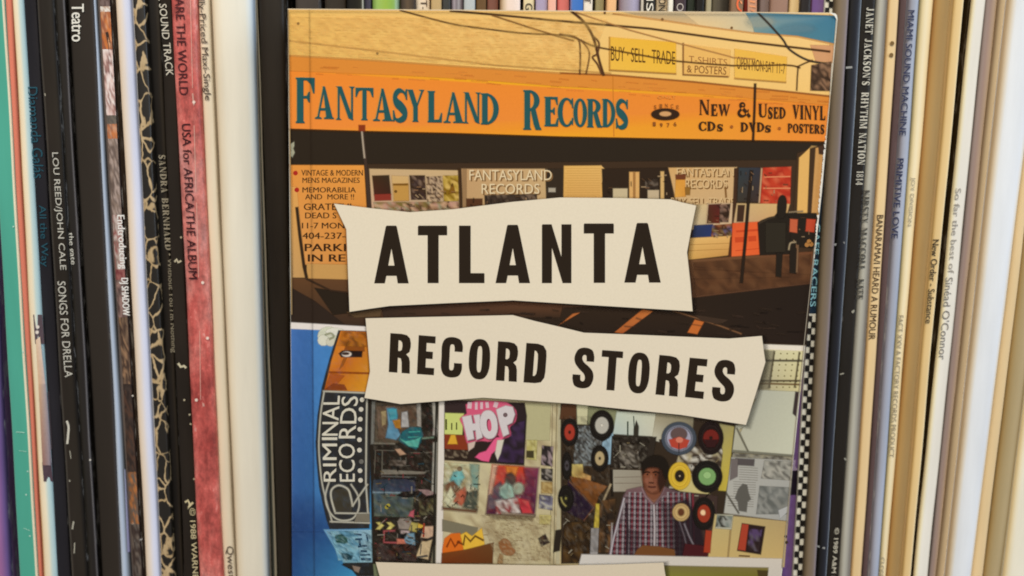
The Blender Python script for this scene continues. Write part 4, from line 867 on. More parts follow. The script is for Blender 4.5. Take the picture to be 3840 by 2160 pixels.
vtext('ECO', 1806, 1664, 1274, 1331, 1268, 1331); vtext('RDS', 1644, 1486, 1269, 1332, 1282, 1344)
a.dots([(1358, 1499), (1354, 1535), (1351, 1572), (1349, 1610), (1348, 1649), (1348, 1688), (1350, 1765), (1352, 1801)], 9, (208, 200, 182), 10); a.dots([(1355, 1731)], 9, (110, 106, 98), 10)
a.poly([(1248, 1840), (1310, 1826), (1322, 1880), (1318, 1920), (1254, 1916)], (62, 56, 44))
a.line([(1234, 1808), (1220, 1860), (1230, 1908), (1256, 1942), (1290, 1952), (1326, 1942), (1346, 1904), (1342, 1858), (1316, 1816)], 7, LG, True)
a.line([(1256, 1920), (1242, 1868), (1244, 1836), (1270, 1820), (1304, 1834), (1316, 1866), (1322, 1898)], 8, LG, True); a.line([(1322, 1898), (1344, 1864), (1378, 1816)], 7, LG); a.line([(1256, 1924), (1384, 1926)], 7, LG); a.quad([(1340, 1928), (1384, 1928), (1386, 1956), (1330, 1956)], (120, 112, 96))
# blue board under it
a.quad([(1214, 1986), (1394, 1988), (1404, 2108), (1290, 2112)], [(104, 150, 186), (150, 184, 196), (160, 192, 200), (120, 168, 184)])
a.grid([(1240, 1992), (1340, 1994), (1348, 2104), (1270, 2100)], 5, 9, [(110, 160, 184), (130, 178, 194), (96, 148, 174), (140, 180, 190)], rnd=rr)
a.poly([(1258, 2010), (1280, 2004), (1300, 2018), (1302, 2034), (1290, 2038), (1262, 2032)], (26, 72, 56)); a.poly([(1282, 2076), (1300, 2078), (1322, 2086), (1316, 2098), (1294, 2098), (1284, 2088)], (34, 64, 74))
a.strokes([(1328, 2002, 1356, 2006, 7), (1332, 2022, 1358, 2022, 7), (1348, 2026, 1352, 2052, 8), (1342, 2050, 1376, 2046, 8), (1352, 2066, 1376, 2068, 7), (1350, 2082, 1388, 2080, 6), (1354, 2096, 1392, 2098, 10), (1374, 2004, 1380, 2030, 6)], (34, 58, 84))
a.poly([(1290, 2112), (1404, 2110), (1420, 2160), (1340, 2160), (1322, 2138), (1284, 2118)], (40, 38, 34)); a.poly([(1322, 2122), (1350, 2128), (1344, 2146), (1330, 2140)], (136, 116, 100)); a.poly([(1400, 2112), (1412, 2112), (1430, 2160), (1404, 2160)], (110, 116, 86))
a.feather = 0
a.grid([(1094, 1240), (1375, 1246), (1384, 2156), (1100, 2156)], 22, 70, [(0, 0, 0), (30, 60, 110), (120, 160, 200), (20, 30, 50)], rnd=rr, alpha=(0.0, .05))
a.grid([(1222, 1990), (1392, 1992), (1402, 2106), (1292, 2108)], 16, 14, [(20, 50, 70), (170, 200, 206), (90, 140, 160), (30, 60, 60)], rnd=rr, alpha=(0.0, .45))
finish(a, 'sign_tower_photograph')

a = new_art(); a.feather = 5.0
a.quad([(1384, 1480), (1650, 1494), (1640, 2122), (1398, 2112)], (40, 33, 25))
a.quad([(1396, 1506), (1408, 1506), (1402, 1664), (1392, 1664)], (112, 110, 102)); a.quad([(1410, 1510), (1566, 1516), (1574, 1600), (1470, 1664), (1406, 1664)], (84, 74, 60)) if False else a.poly([(1410, 1510), (1566, 1514), (1576, 1600), (1490, 1660), (1406, 1664)], (88, 76, 60))
a.grid([(1414, 1524), (1560, 1520), (1572, 1606), (1420, 1650)], 8, 6, [(92, 70, 52), (104, 84, 66), (76, 62, 48), (120, 98, 80)], rnd=rr)
a.poly([(1452, 1532), (1478, 1530), (1490, 1556), (1486, 1600), (1500, 1630), (1486, 1648), (1448, 1640), (1458, 1590)], (96, 144, 170)); a.poly([(1456, 1534), (1486, 1534), (1488, 1566), (1466, 1574)], (70, 150, 164)); a.poly([(1474, 1578), (1500, 1574), (1502, 1606), (1484, 1604)], (176, 120, 40)); a.poly([(1430, 1544), (1446, 1542), (1446, 1590), (1434, 1596)], (160, 140, 100)); a.poly([(1508, 1548), (1526, 1544), (1532, 1600), (1506, 1600)], (178, 174, 170)); a.poly([(1564, 1514), (1576, 1514), (1578, 1600), (1566, 1596)], (160, 152, 140)); a.line([(1404, 1662), (1480, 1664)], 5, (128, 120, 104))
a.poly([(1494, 1650), (1510, 1620), (1540, 1602), (1576, 1604), (1586, 1630), (1576, 1660), (1560, 1684), (1522, 1668)], (36, 96, 104)); a.poly([(1500, 1646), (1520, 1656), (1556, 1650), (1576, 1640), (1566, 1676), (1534, 1672)], (90, 178, 160)); a.strokes([(1532, 1620, 1576, 1618, 5), (1530, 1640, 1570, 1638, 4)], (60, 150, 140)); a.poly([(1484, 1686), (1500, 1684), (1520, 1702), (1500, 1706)], (190, 150, 120))
a.line([(1584, 1644), (1626, 1640)], 6, (110, 130, 110)); a.poly([(1622, 1510), (1632, 1510), (1640, 1606), (1628, 1606)], (176, 170, 156)); a.poly([(1626, 1660), (1638, 1660), (1634, 1850), (1620, 1850)], (170, 164, 150)); a.poly([(1626, 1606), (1640, 1612), (1636, 1634), (1624, 1630)], (166, 160, 150))
a.strokes([(1412, 1688, 1480, 1690, 4), (1434, 1690, 1432, 1780, 5), (1408, 1688, 1404, 1776, 4), (1540, 1698, 1622, 1696, 4)], (92, 86, 74)); a.quad([(1434, 1762), (1598, 1770), (1590, 1776), (1430, 1778)], (128, 120, 106)); a.strokes([(1430, 1786, 1560, 1790, 5)], (86, 88, 84)); a.grid([(1460, 1726), (1522, 1728), (1520, 1746), (1458, 1744)], 5, 2, [(96, 84, 72), (60, 50, 40), (130, 116, 104)], rnd=rr)
a.quad([(1402, 1800), (1556, 1796), (1556, 1846), (1398, 1846)], [(48, 56, 66), (46, 48, 60), (60, 64, 90), (66, 78, 88)]); a.grid([(1402, 1848), (1552, 1846), (1544, 1938), (1404, 1934)], 8, 6, [(66, 84, 96), (84, 96, 94), (96, 104, 90), (56, 66, 66), (74, 80, 64)], rnd=rr); a.line([(1400, 1846), (1500, 1848)], 5, (130, 150, 160)); a.dots([(1450, 1902), (1456, 1896)], 8, (170, 156, 60)); a.poly([(1540, 1920), (1552, 1914), (1550, 1938), (1534, 1934)], (190, 80, 96))
a.poly([(1490, 1858), (1512, 1846), (1560, 1842), (1548, 1862), (1520, 1866)], (30, 24, 20)); a.poly([(1568, 1836), (1604, 1838), (1634, 1850), (1600, 1858)], (150, 120, 116)); a.grid([(1572, 1870), (1632, 1866), (1628, 1930), (1574, 1930)], 5, 5, [(90, 84, 54), (60, 50, 36), (110, 104, 74), (40, 32, 24)], rnd=rr)
for x in (1412, 1452): a.poly([(x, 1960), (x+12, 1960), (x+25, 1971), (x+12, 1984), (x, 1984), (x+12, 1971)], (212, 196, 110))
a.poly([(1568, 1964), (1590, 1972), (1568, 1986)], (216, 176, 66)); a.poly([(1492, 1956), (1500, 1946), (1536, 1946), (1544, 1960), (1536, 1984), (1498, 1982)], (150, 136, 124)); a.poly([(1544, 1960), (1566, 1964), (1560, 1994), (1534, 1988)], (176, 160, 84))
a.line([(1480, 1990), (1440, 1992), (1440, 2034), (1500, 2036)], 6, (170, 84, 84)); a.poly([(1504, 1990), (1534, 1992), (1536, 2006), (1506, 2008)], (186, 164, 160)); a.poly([(1494, 2004), (1530, 2002), (1526, 2020), (1492, 2018)], (24, 24, 26)); a.poly([(1530, 2002), (1552, 2000), (1556, 2044), (1512, 2032)], (116, 150, 168)); a.poly([(1490, 2022), (1514, 2024), (1520, 2038), (1490, 2038)], (206, 120, 96))
a.poly([(1592, 1976), (1628, 1974), (1620, 2020), (1580, 2014)], (206, 170, 140)); a.poly([(1584, 2030), (1618, 2026), (1604, 2096), (1562, 2086)], (206, 180, 138)); a.line([(1576, 2024), (1600, 2026), (1622, 2016)], 9, (36, 26, 22)); a.strokes([(1590, 1962, 1588, 2014, 7)], (150, 60, 40)); a.strokes([(1412, 2076, 1490, 2080, 4), (1564, 2090, 1604, 2084, 8), (1580, 2040, 1576, 2080, 4)], (90, 84, 76)); a.grid([(1414, 2040), (1560, 2046), (1560, 2104), (1414, 2100)], 8, 4, [(40, 30, 24), (54, 40, 34), (70, 56, 52), (34, 26, 20), (84, 44, 32)], rnd=rr, alpha=.8)
a.poly([(1626, 2050), (1640, 2040), (1636, 2116), (1616, 2112)], (120, 112, 90))
a.feather = 0
a.grid([(1398, 1512), (1630, 1516), (1622, 2106), (1402, 2104)], 26, 66, [(20, 16, 12), (90, 84, 74), (150, 138, 120), (40, 60, 66), (110, 60, 56), (60, 50, 36), (16, 12, 10)], rnd=rr, alpha=(0.0, .22))
a.feather = 1.5
for k in range(90):
    x = rr.uniform(1404, 1620); y = rr.uniform(1690, 2098); L = rr.uniform(6, 30); an = rr.choice((0.03, -.06, 1.5, 1.57, .5, -.7))
    a.line([(x, y), (min(1630, x+L*math.cos(an)), y+L*math.sin(an))], rr.uniform(3, 6), (*rr.choice([(20, 16, 12), (96, 90, 80), (150, 140, 124), (44, 66, 74), (130, 60, 60), (24, 20, 18), (120, 100, 60)]), .6))
finish(a, 'comic_rack_photograph')

a = new_art(); a.feather = 4.5
a.poly([(2800, 1292), (3016, 1298), (3011, 1330), (2800, 1330)], (228, 216, 198))
a.quad([(1648, 1490), (2990, 1500), (2940, 2125), (1636, 2116)], [(196, 182, 140), (170, 158, 120), (190, 164, 110), (196, 178, 136)])
a.grid([(1668, 1500), (2092, 1512), (2084, 2118), (1655, 2112)], 16, 22, [(188, 174, 134), (178, 162, 124), (198, 184, 144), (166, 148, 112), (190, 176, 140)], rnd=rr)
a.strokes([(rr.uniform(1800, 2060), 1930+rr.uniform(0, 170), 0, 0, 0) for _ in range(0)]+[(x, y, x+14, y+1, 2) for x, y in [(rr.uniform(1790, 2040), rr.uniform(1930, 2100)) for _ in range(90)]], (150, 122, 84, .7))
a.poly([(1648, 1500), (1669, 1504), (1657, 2112), (1636, 2112)], (218, 208, 196)); a.line([(1637, 1500), (1630, 1800), (1627, 2114)], 8, (40, 36, 28))
a.quad([(1970, 1512), (2064, 1516), (2060, 1650), (1972, 1650)], (178, 170, 128)); a.strokes([(2088, 1515, 2076, 2116, 4), (2072, 1515, 2062, 2116, 3)], (134, 122, 92)); a.strokes([(2100, 1520, 2092, 2116, 14)], (196, 186, 152, .7))
# hip hop poster
a.poly([(1668, 1500), (1966, 1512), (1974, 1560), (1964, 1744), (1668, 1724)], [(56, 42, 40), (44, 34, 30), (44, 34, 34), (46, 36, 32), (48, 34, 26)])
a.grid([(1880, 1600), (1966, 1580), (1962, 1735), (1860, 1730)], 5, 8, [(58, 40, 66), (44, 34, 40), (66, 46, 72), (40, 30, 34)], rnd=rr)
a.quad([(1670, 1550), (1738, 1552), (1732, 1630), (1668, 1630)], (196, 202, 116)); a.strokes([(1673, 1572, 1673, 1612, 7), (1694, 1586, 1694, 1612, 5), (1712, 1584, 1712, 1612, 5)], (84, 84, 40)); a.quad([(1668, 1630), (1754, 1634), (1754, 1690), (1668, 1682)], (130, 54, 30)); a.poly([(1692, 1632), (1706, 1632), (1714, 1664), (1680, 1664)], (214, 160, 50)); a.grid([(1670, 1686), (1756, 1690), (1750, 1716), (1670, 1716)], 9, 3, [(60, 46, 36), (120, 104, 84), (48, 34, 26)], rnd=rr)
PK = (206, 88, 116)
a.poly(spline([(1748, 1518), (1790, 1504), (1884, 1508), (1906, 1514), (1934, 1540), (1932, 1580), (1910, 1602), (1914, 1632), (1880, 1644), (1866, 1630), (1840, 1654), (1806, 1652), (1776, 1656), (1752, 1660), (1738, 1600), (1726, 1570), (1752, 1552)], 3), PK)
a.poly([(1858, 1642), (1886, 1640), (1866, 1682), (1842, 1702), (1832, 1730), (1806, 1726), (1784, 1714), (1798, 1700), (1824, 1692)], (222, 90, 130)); a.poly([(1866, 1652), (1888, 1650), (1876, 1700), (1866, 1724), (1858, 1700)], (206, 196, 178)); a.poly([(1756, 1664), (1782, 1656), (1776, 1676), (1758, 1690)], (200, 176, 160))
WH = (206, 196, 194); SHD = (120, 44, 66)
for dx, c in ((4, SHD), (0, WH)):
    a.poly([(x+dx, y+dx) for x, y in [(1734, 1564), (1766, 1558), (1772, 1590), (1784, 1588), (1777, 1558), (1798, 1555), (1808, 1640), (1788, 1648), (1784, 1612), (1772, 1614), (1777, 1645), (1754, 1650)]], c)
    a.poly([(x+dx, y+dx) for x, y in loop(1833, 1592, 32, 53, 22, 2.2, -6)], c, [[(x+dx, y+dx) for x, y in loop(1834, 1594, 9, 24, 14, 2.2, -6)]])
    a.poly([(x+dx, y+dx) for x, y in [(1862, 1536), (1896, 1522), (1922, 1527), (1930, 1554), (1920, 1584), (1900, 1594), (1908, 1626), (1888, 1636), (1874, 1590)]], c)
a.dots([(1895, 1556)], 9, (110, 90, 90)); a.strokes([(1762, 1508, 1760, 1532, 16), (1786, 1508, 1786, 1536, 10), (1806, 1508, 1806, 1534, 10), (1826, 1508, 1828, 1530, 12), (1862, 1508, 1856, 1528, 16)], (210, 176, 180))
# pinned sleeves and small cards
a.grid([(1668, 1736), (1792, 1744), (1784, 1914), (1662, 1902)], 8, 10, [(196, 194, 156), (186, 180, 140), (206, 200, 170), (166, 150, 110)], rnd=rr)
a.feather = 9.0
a.poly([(1690, 1800), (1702, 1772), (1730, 1766), (1738, 1790), (1720, 1820), (1700, 1812)], (106, 180, 180)); a.dots([(1724, 1758)], 10, (110, 84, 60)); a.poly([(1668, 1820), (1700, 1806), (1724, 1836), (1718, 1856), (1680, 1850)], (116, 80, 56)); a.poly([(1712, 1850), (1742, 1830), (1754, 1868), (1730, 1894), (1704, 1880)], (180, 92, 66)); a.poly([(1752, 1850), (1790, 1840), (1786, 1912), (1740, 1900)], (64, 70, 60)); a.poly([(1766, 1744), (1793, 1746), (1790, 1830), (1772, 1820)], (120, 150, 136)); a.poly([(1664, 1880), (1690, 1830), (1704, 1860), (1680, 1890)], (210, 206, 170)); a.line([(1662, 1906), (1784, 1918)], 7, (96, 60, 40))
a.quad([(1849, 1747), (2018, 1757), (2003, 1934), (1825, 1926)], [(206, 96, 70), (120, 54, 80), (76, 34, 60), (84, 40, 62)]); a.poly([(1852, 1748), (1960, 1754), (1970, 1810), (1930, 1850), (1856, 1840)], [(206, 80, 56), (206, 70, 36), (160, 50, 60), (150, 44, 50), (196, 70, 56)]); a.poly([(1900, 1752), (1940, 1754), (1930, 1784), (1906, 1784)], (220, 130, 50)); a.poly([(1836, 1840), (1876, 1812), (1890, 1850), (1880, 1900), (1832, 1910)], (96, 84, 92))
a.poly(loop(1914, 1800, 18, 24, 14), (84, 70, 60)); a.poly([(1876, 1830), (1900, 1812), (1924, 1830), (1926, 1862), (1896, 1874), (1878, 1856)], (150, 178, 160)); a.poly(loop(1944, 1832, 18, 20, 12), (166, 176, 150)); a.grid([(1860, 1880), (1946, 1868), (1952, 1924), (1864, 1926)], 7, 4, [(190, 170, 160), (120, 84, 80), (206, 196, 186), (150, 60, 60)], rnd=rr); a.poly([(1944, 1870), (1980, 1880), (1994, 1922), (1960, 1924)], (200, 60, 66)); a.line([(1884, 1925), (2000, 1934)], 6, (150, 130, 110))
a.poly([(1850, 1746), (1862, 1747), (1842, 1850), (1836, 1850)], (214, 170, 140)); a.quad([(1828, 1928), (2003, 1936), (1994, 1950), (1850, 1944)], (110, 92, 66, .6))
a.feather = 4.5
for q, pal in (([(1976, 1652), (2013, 1652), (2010, 1724), (1976, 1720)], [(176, 164, 96), (150, 136, 80), (190, 180, 120)]), ([(2034, 1672), (2073, 1676), (2070, 1748), (2030, 1742)], [(40, 34, 32), (54, 46, 44), (150, 130, 130)]), ([(2031, 1758), (2071, 1760), (2070, 1804), (2031, 1798)], [(60, 54, 48), (140, 130, 120), (44, 38, 34)]), ([(2031, 1808), (2070, 1810), (2070, 1850), (2031, 1848)], [(176, 150, 96), (150, 120, 70)]), ([(2024, 1856), (2072, 1862), (2070, 1912), (2022, 1904)], [(120, 116, 130), (170, 164, 150), (84, 78, 90)])): a.grid(q, 4, 5, pal, rnd=rr)
a.quad([(1976, 1692), (2000, 1692), (2000, 1716), (1976, 1714)], (66, 58, 36)); a.poly([(2020, 2020), (2044, 2004), (2060, 2034), (2030, 2048)], (34, 26, 30)); a.quad([(2084, 1990), (2106, 1986), (2098, 2064), (2076, 2070)], (44, 36, 28)); a.quad([(2024, 1932), (2066, 1934), (2062, 1966), (2024, 1964)], (190, 176, 110))
a.quad([(1660, 1950), (1790, 1980), (1784, 2010), (1660, 1990)], (120, 112, 90)); a.poly([(1660, 2060), (1668, 2020), (1692, 2002), (1724, 2000), (1740, 2030), (1736, 2068), (1660, 2078)], (210, 104, 30)); a.poly([(1728, 2006), (1748, 1996), (1770, 2012), (1806, 1982), (1816, 2040), (1780, 2060), (1740, 2060)], (222, 176, 60)); a.line([(1716, 2032), (1738, 2042), (1744, 2008), (1764, 2030), (1782, 2010), (1812, 2026)], 5, (84, 50, 20)); a.line([(1676, 2050), (1690, 2020), (1706, 2050), (1722, 2030)], 4, (120, 50, 16)); a.poly([(1658, 2076), (1740, 2064), (1850, 2036), (1846, 2112), (1656, 2112)], [(110, 62, 26), (116, 64, 28), (104, 66, 34), (96, 54, 24), (110, 50, 18)])
a.poly(spline([(1872, 2034), (1890, 2020), (1910, 2030), (1920, 2052), (1932, 2066), (1918, 2082), (1890, 2078), (1876, 2060), (1872, 2034)], 3), (146, 92, 52)); a.poly([(1874, 2078), (1886, 2080), (1884, 2112), (1866, 2112)], (150, 116, 76))
# counter and man
a.quad([(2104, 1516), (2770, 1560), (2700, 2100), (2106, 2112)], (54, 42, 30))
a.quad([(2110, 1510), (2160, 1514), (2160, 1570), (2100, 1570)], (84, 54, 34)); a.quad([(2164, 1514), (2206, 1520), (2200, 1590), (2166, 1590)], (196, 190, 150)); a.quad([(2206, 1526), (2320, 1540), (2316, 1600), (2206, 1590)], (130, 130, 96))
a.grid([(2166, 1598), (2256, 1598), (2250, 1745), (2150, 1745)], 13, 20, [(140, 146, 146), (60, 58, 54), (110, 114, 112), (84, 82, 78)], rnd=rr)
a.poly([(2260, 1660), (2300, 1620), (2290, 1730), (2330, 1736), (2280, 1740), (2256, 1700)], (150, 180, 196)); a.quad([(2314, 1544), (2462, 1552), (2462, 1636), (2300, 1626)], [(190, 196, 176), (200, 196, 170), (200, 194, 172), (176, 186, 178)]); a.quad([(2462, 1556), (2460, 1556), (2452, 1650), (2470, 1654)], (196, 190, 170)); a.quad([(2462, 1550), (2600, 1566), (2596, 1620), (2446, 1652)], [(150, 138, 110), (140, 130, 104), (110, 100, 80), (196, 190, 168)]); a.strokes([(2354, 1580, 2354, 1660, 6), (2376, 1560, 2380, 1640, 4)], (70, 78, 66)); a.poly([(2386, 1578), (2394, 1600), (2390, 1690), (2376, 1690), (2378, 1610)], (52, 46, 36))
a.quad([(2296, 1636), (2460, 1640), (2440, 1760), (2290, 1750)], (48, 40, 32)); a.grid([(2300, 1664), (2390, 1664), (2400, 1750), (2330, 1754)], 7, 8, [(60, 52, 42), (140, 130, 116), (80, 70, 58), (48, 38, 28), (110, 100, 88)], rnd=rr)
a.quad([(2300, 1762), (2412, 1762), (2408, 1842), (2300, 1842)], [(156, 148, 130), (150, 140, 122), (140, 128, 110), (160, 150, 132)]); a.strokes([(2304, 1790, 2404, 1788, 3), (2304, 1812, 2404, 1812, 3)], (124, 112, 96)); a.line([(2292, 1750), (2296, 1860)], 8, (34, 26, 18)); a.strokes([(2290, 1757, 2410, 1760, 8)], (60, 48, 36))
a.poly([(2144, 1742), (2184, 1742), (2186, 1774), (2214, 1786), (2214, 1818), (2170, 1800), (2146, 1790)], [(206, 186, 110), (206, 186, 110), (170, 130, 70), (206, 160, 100), (180, 120, 60), (150, 90, 40), (190, 160, 90)]); a.poly([(2136, 1786), (2220, 1806), (2276, 1824), (2244, 1860), (2232, 1904), (2168, 1850)], [(116, 66, 26), (130, 78, 34), (140, 90, 50), (110, 66, 30), (120, 72, 32), (120, 70, 28)]); a.poly([(2130, 1800), (2160, 1834), (2226, 1902), (2190, 1952), (2128, 1920)], (44, 30, 46)); a.line([(2136, 1806), (2228, 1902), (2190, 1952)], 4, (110, 70, 50))
a.quad([(2236, 1890), (2262, 1890), (2244, 1986), (2228, 1984)], (196, 172, 66)); a.quad([(2218, 1982), (2246, 1982), (2240, 2078), (2214, 2078)], (150, 144, 140)); a.line([(2290, 1816), (2268, 1866), (2256, 1900)], 9, (170, 150, 116)); a.grid([(2120, 1960), (2212, 1960), (2208, 2108), (2110, 2108)], 6, 8, [(50, 36, 20), (66, 46, 24), (40, 28, 18), (84, 60, 30)], rnd=rr); a.grid([(2250, 1880), (2310, 1870), (2290, 2070), (2246, 2070)], 4, 8, [(60, 44, 28), (90, 62, 36), (44, 34, 26), (110, 76, 44)], rnd=rr)
a.grid([(2554, 1680), (2720, 1660), (2706, 1830), (2510, 1830)], 12, 12, [(150, 138, 116), (200, 192, 176), (84, 70, 56), (170, 156, 120), (60, 48, 38)], rnd=rr); a.poly([(2520, 1820), (2560, 1776), (2660, 1810), (2660, 1852), (2560, 1850)], (196, 180, 120)); a.quad([(2500, 1838), (2690, 1860), (2680, 2080), (2570, 2084)], (64, 48, 42)); a.poly([(2700, 1590), (2752, 1600), (2730, 1800), (2722, 1840), (2696, 1838), (2712, 1700)], [(150, 140, 96), (160, 146, 90), (190, 168, 64), (190, 170, 70), (180, 158, 60), (176, 160, 84)])
fe = a.feather; a.feather = 0
a.grid([(2110, 1560), (2290, 1560), (2280, 2070), (2110, 2070)], 20, 46, [(20, 14, 10), (90, 66, 40), (120, 110, 96), (40, 28, 22)], rnd=rr, alpha=(0.0, .3))
a.grid([(2296, 1640), (2440, 1640), (2420, 1760), (2300, 1760)], 16, 14, [(24, 18, 12), (120, 110, 96), (50, 40, 32)], rnd=rr, alpha=(0.0, .5))
a.grid([(1665, 1740), (1800, 1744), (1792, 1912), (1660, 1904)], 14, 16, [(150, 130, 96), (90, 110, 100), (200, 190, 150), (110, 70, 50)], rnd=rr, alpha=(0.0, .3))
a.grid([(1850, 1750), (2014, 1758), (2000, 1930), (1828, 1924)], 14, 14, [(140, 40, 40), (60, 40, 60), (170, 130, 110), (40, 30, 34)], rnd=rr, alpha=(0.0, .3))
a.grid([(1800, 1930), (2070, 1936), (2066, 2104), (1860, 2106)], 34, 22, [(150, 120, 80), (196, 180, 140), (120, 90, 60), (206, 190, 150)], rnd=rr, alpha=(0.0, .35))
a.feather = fe
a.feather = 2.0
for k in range(80):
    zx0, zy0, zx1, zy1 = rr.choice([(2300, 1650, 2400, 1755), (2560, 1690, 2700, 1780), (2246, 1870, 2330, 2060), (2112, 1900, 2220, 2090), (2560, 1850, 2680, 1900), (1668, 1752, 1786, 1900)])
    x = rr.uniform(zx0, zx1); y = rr.uniform(zy0, zy1); L = rr.uniform(6, 26); an = rr.choice((0.05, 1.5, 1.57, .6, -.8))
    a.line([(x, y), (x+L*math.cos(an), y+L*math.sin(an))], rr.uniform(3, 6), (*rr.choice([(24, 18, 13), (110, 100, 84), (170, 160, 138), (70, 52, 34), (30, 24, 18), (140, 120, 84)]), .55))
# the man: trousers hidden, checked shirt, arms, neck, head, hair
SHIRT = [(2282, 2088), (2296, 2020), (2316, 1948), (2338, 1862), (2352, 1838), (2404, 1826), (2424, 1852), (2450, 1886), (2482, 1856), (2494, 1828), (2560, 1850), (2578, 1880), (2592, 1960), (2610, 2030), (2604, 2088)]
a.feather = 6.0
a.poly(SHIRT, [(98, 74, 76), (92, 70, 72), (88, 68, 72), (100, 78, 80), (112, 84, 86), (118, 88, 88), (116, 82, 84), (110, 76, 78), (110, 78, 80), (100, 76, 78), (80, 62, 66), (70, 54, 58), (58, 44, 48), (56, 40, 44), (56, 40, 44)])
a.feather = 3.0
for k in range(15):
    x = 2300+k*20.5; t_ = max(1846, 1830+abs(x-2452)*.12) if not 2416 < x < 2490 else 1856+26*(1-abs(x-2452)/40)
    if x < 2350: t_ = 2090-(x-2284)*3.6
    xb = 2452+(x-2452)*1.05
    a.line([(x, t_), ((x+xb)/2, 1960), (xb, 2086)], 9, (176, 166, 166, .62 if k < 11 else .4)); a.line([(x+10, t_+6), ((x+xb)/2+10, 1966), (xb+10, 2086)], 10, (122, 48, 56, .8))
    a.line([(x+5, t_+4), ((x+xb)/2+5, 1966), (xb+5, 2086)], 4.5, (48, 38, 46, .6))
for j in range(11):
    y = 1858+j*21; xl_ = 2345-max(0, j-1)*5.6; xr_ = 2560+j*3.5
    a.line([(xl_, y), (2452, y+4), (xr_, y+1)], 6.5 if j % 2 else 8.5, (176, 156, 160, .22)); a.line([(xl_, y+9), (2452, y+13), (xr_, y+10)], 6.5, (56, 40, 48, .34))
a.line([(2452, 1888), (2455, 1980), (2453, 2086)], 8, (200, 190, 188, .7))
a.line([(2341, 1868), (2319, 1950), (2301, 2020), (2288, 2086)], 7, (186, 178, 180, .8)); a.line([(2350, 1890), (2353, 1990), (2350, 2086)], 9, (52, 38, 42, .8))
a.feather = 10.0
a.poly([(2530, 1890), (2576, 1874), (2620, 1960), (2648, 2086), (2536, 2086)], (44, 32, 36, .75)); a.poly([(2350, 1980), (2400, 2000), (2390, 2080), (2346, 2084)], (60, 44, 50, .35)); a.poly([(2480, 1880), (2530, 1900), (2536, 2060), (2500, 2070)], (52, 38, 42, .35))
a.feather = 4.0
a.line([(2566, 1964), (2584, 2010), (2602, 2046)], 7, (130, 120, 124, .8)); a.line([(2546, 1950), (2566, 2010), (2578, 2060)], 5, (110, 98, 102, .7))
a.feather = 6.0
a.poly([(2416, 1830), (2418, 1800), (2484, 1800), (2488, 1830), (2472, 1866), (2452, 1884), (2430, 1864)], (122, 74, 52)); a.poly([(2426, 1862), (2450, 1876), (2474, 1864), (2454, 1888)], (150, 100, 76, .7))
a.line([(2406, 1830), (2420, 1860), (2448, 1890)], 9, (146, 116, 118, .8)); a.line([(2494, 1828), (2480, 1860), (2456, 1890)], 9, (124, 96, 98, .8))
a.feather = 8.0
a.poly(spline([(2410, 1760), (2420, 1742), (2458, 1736), (2486, 1748), (2493, 1786), (2484, 1824), (2466, 1846), (2442, 1848), (2422, 1832), (2411, 1798), (2410, 1760)], 3), (106, 60, 40))
a.poly([(2416, 1764), (2450, 1766), (2458, 1812), (2440, 1828), (2417, 1810)], (136, 80, 54, .8)); a.poly([(2424, 1812), (2460, 1814), (2464, 1838), (2444, 1846), (2428, 1834)], (146, 92, 68, .75)); a.poly(loop(2428, 1802, 9, 10, 10), (166, 104, 80, .6)); a.poly(loop(2458, 1804, 8, 9, 10), (146, 88, 66, .6)); a.poly(loop(2440, 1764, 14, 5, 10), (150, 92, 66, .5))
a.poly([(2474, 1752), (2496, 1760), (2492, 1812), (2476, 1842), (2468, 1806)], (56, 35, 26, .8))
a.feather = 3.5
a.line([(2417, 1772), (2426, 1769), (2436, 1772)], 6.5, (44, 28, 20, .8)); a.line([(2449, 1772), (2460, 1769), (2472, 1774)], 6.5, (44, 28, 20, .8)); a.dots([(2428, 1779), (2459, 1780)], 3.6, (40, 24, 18)); a.line([(2431, 1825), (2444, 1827), (2458, 1826)], 6.5, (86, 42, 34, .85)); a.poly([(2438, 1780), (2444, 1780), (2450, 1806), (2434, 1807)], (160, 104, 78, .6)); a.line([(2434, 1810), (2450, 1811)], 5.5, (80, 46, 34, .7)); a.poly(loop(2495, 1792, 6, 13, 10), (92, 56, 40))
a.feather = 8.0
a.poly(spline([(2411, 1776), (2408, 1750), (2416, 1728), (2438, 1714), (2468, 1710), (2494, 1724), (2505, 1754), (2502, 1786), (2494, 1800), (2489, 1776), (2482, 1758), (2456, 1751), (2430, 1752), (2419, 1760), (2413, 1774)], 3), (32, 25, 18))
a.feather = 4.5
a.poly([(2376, 2088), (2390, 2062), (2410, 2046), (2470, 2050), (2528, 2062), (2532, 2088)], (112, 70, 36))
a.quad([(2570, 2040), (2660, 2050), (2660, 2088), (2560, 2088)], (70, 26, 28))
# hanging discs
def disc(x, y, rx, ry, c, lc, lrx, lry, cc=None):
    a.poly(loop(x, y, rx, ry, 26), c); a.poly(loop(x, y, rx*.78, ry*.78, 24), tuple(min(255, v+6) for v in c), [loop(x, y, rx*.7, ry*.7, 20)])
    a.poly(loop(x, y, lrx, lry, 18), lc); a.poly(loop(x, y, max(2, lrx*.15), max(3, lry*.15), 8), cc or (40, 30, 24))
VB = (30, 25, 20)
disc(2136, 1621, 32, 50, VB, (160, 56, 40), 18, 29); disc(2257, 1595, 44, 56, VB, (178, 172, 158), 24, 30, (214, 206, 190)); disc(2126, 1746, 17, 50, VB, (70, 64, 66), 7, 18); disc(2249, 1719, 32, 48, VB, (176, 154, 112), 16, 25); disc(2122, 1869, 28, 48, VB, (40, 36, 26), 9, 15, (150, 140, 70))
a.line([(2104, 1866), (2110, 1884), (2122, 1898)], 6, (150, 138, 80), True)
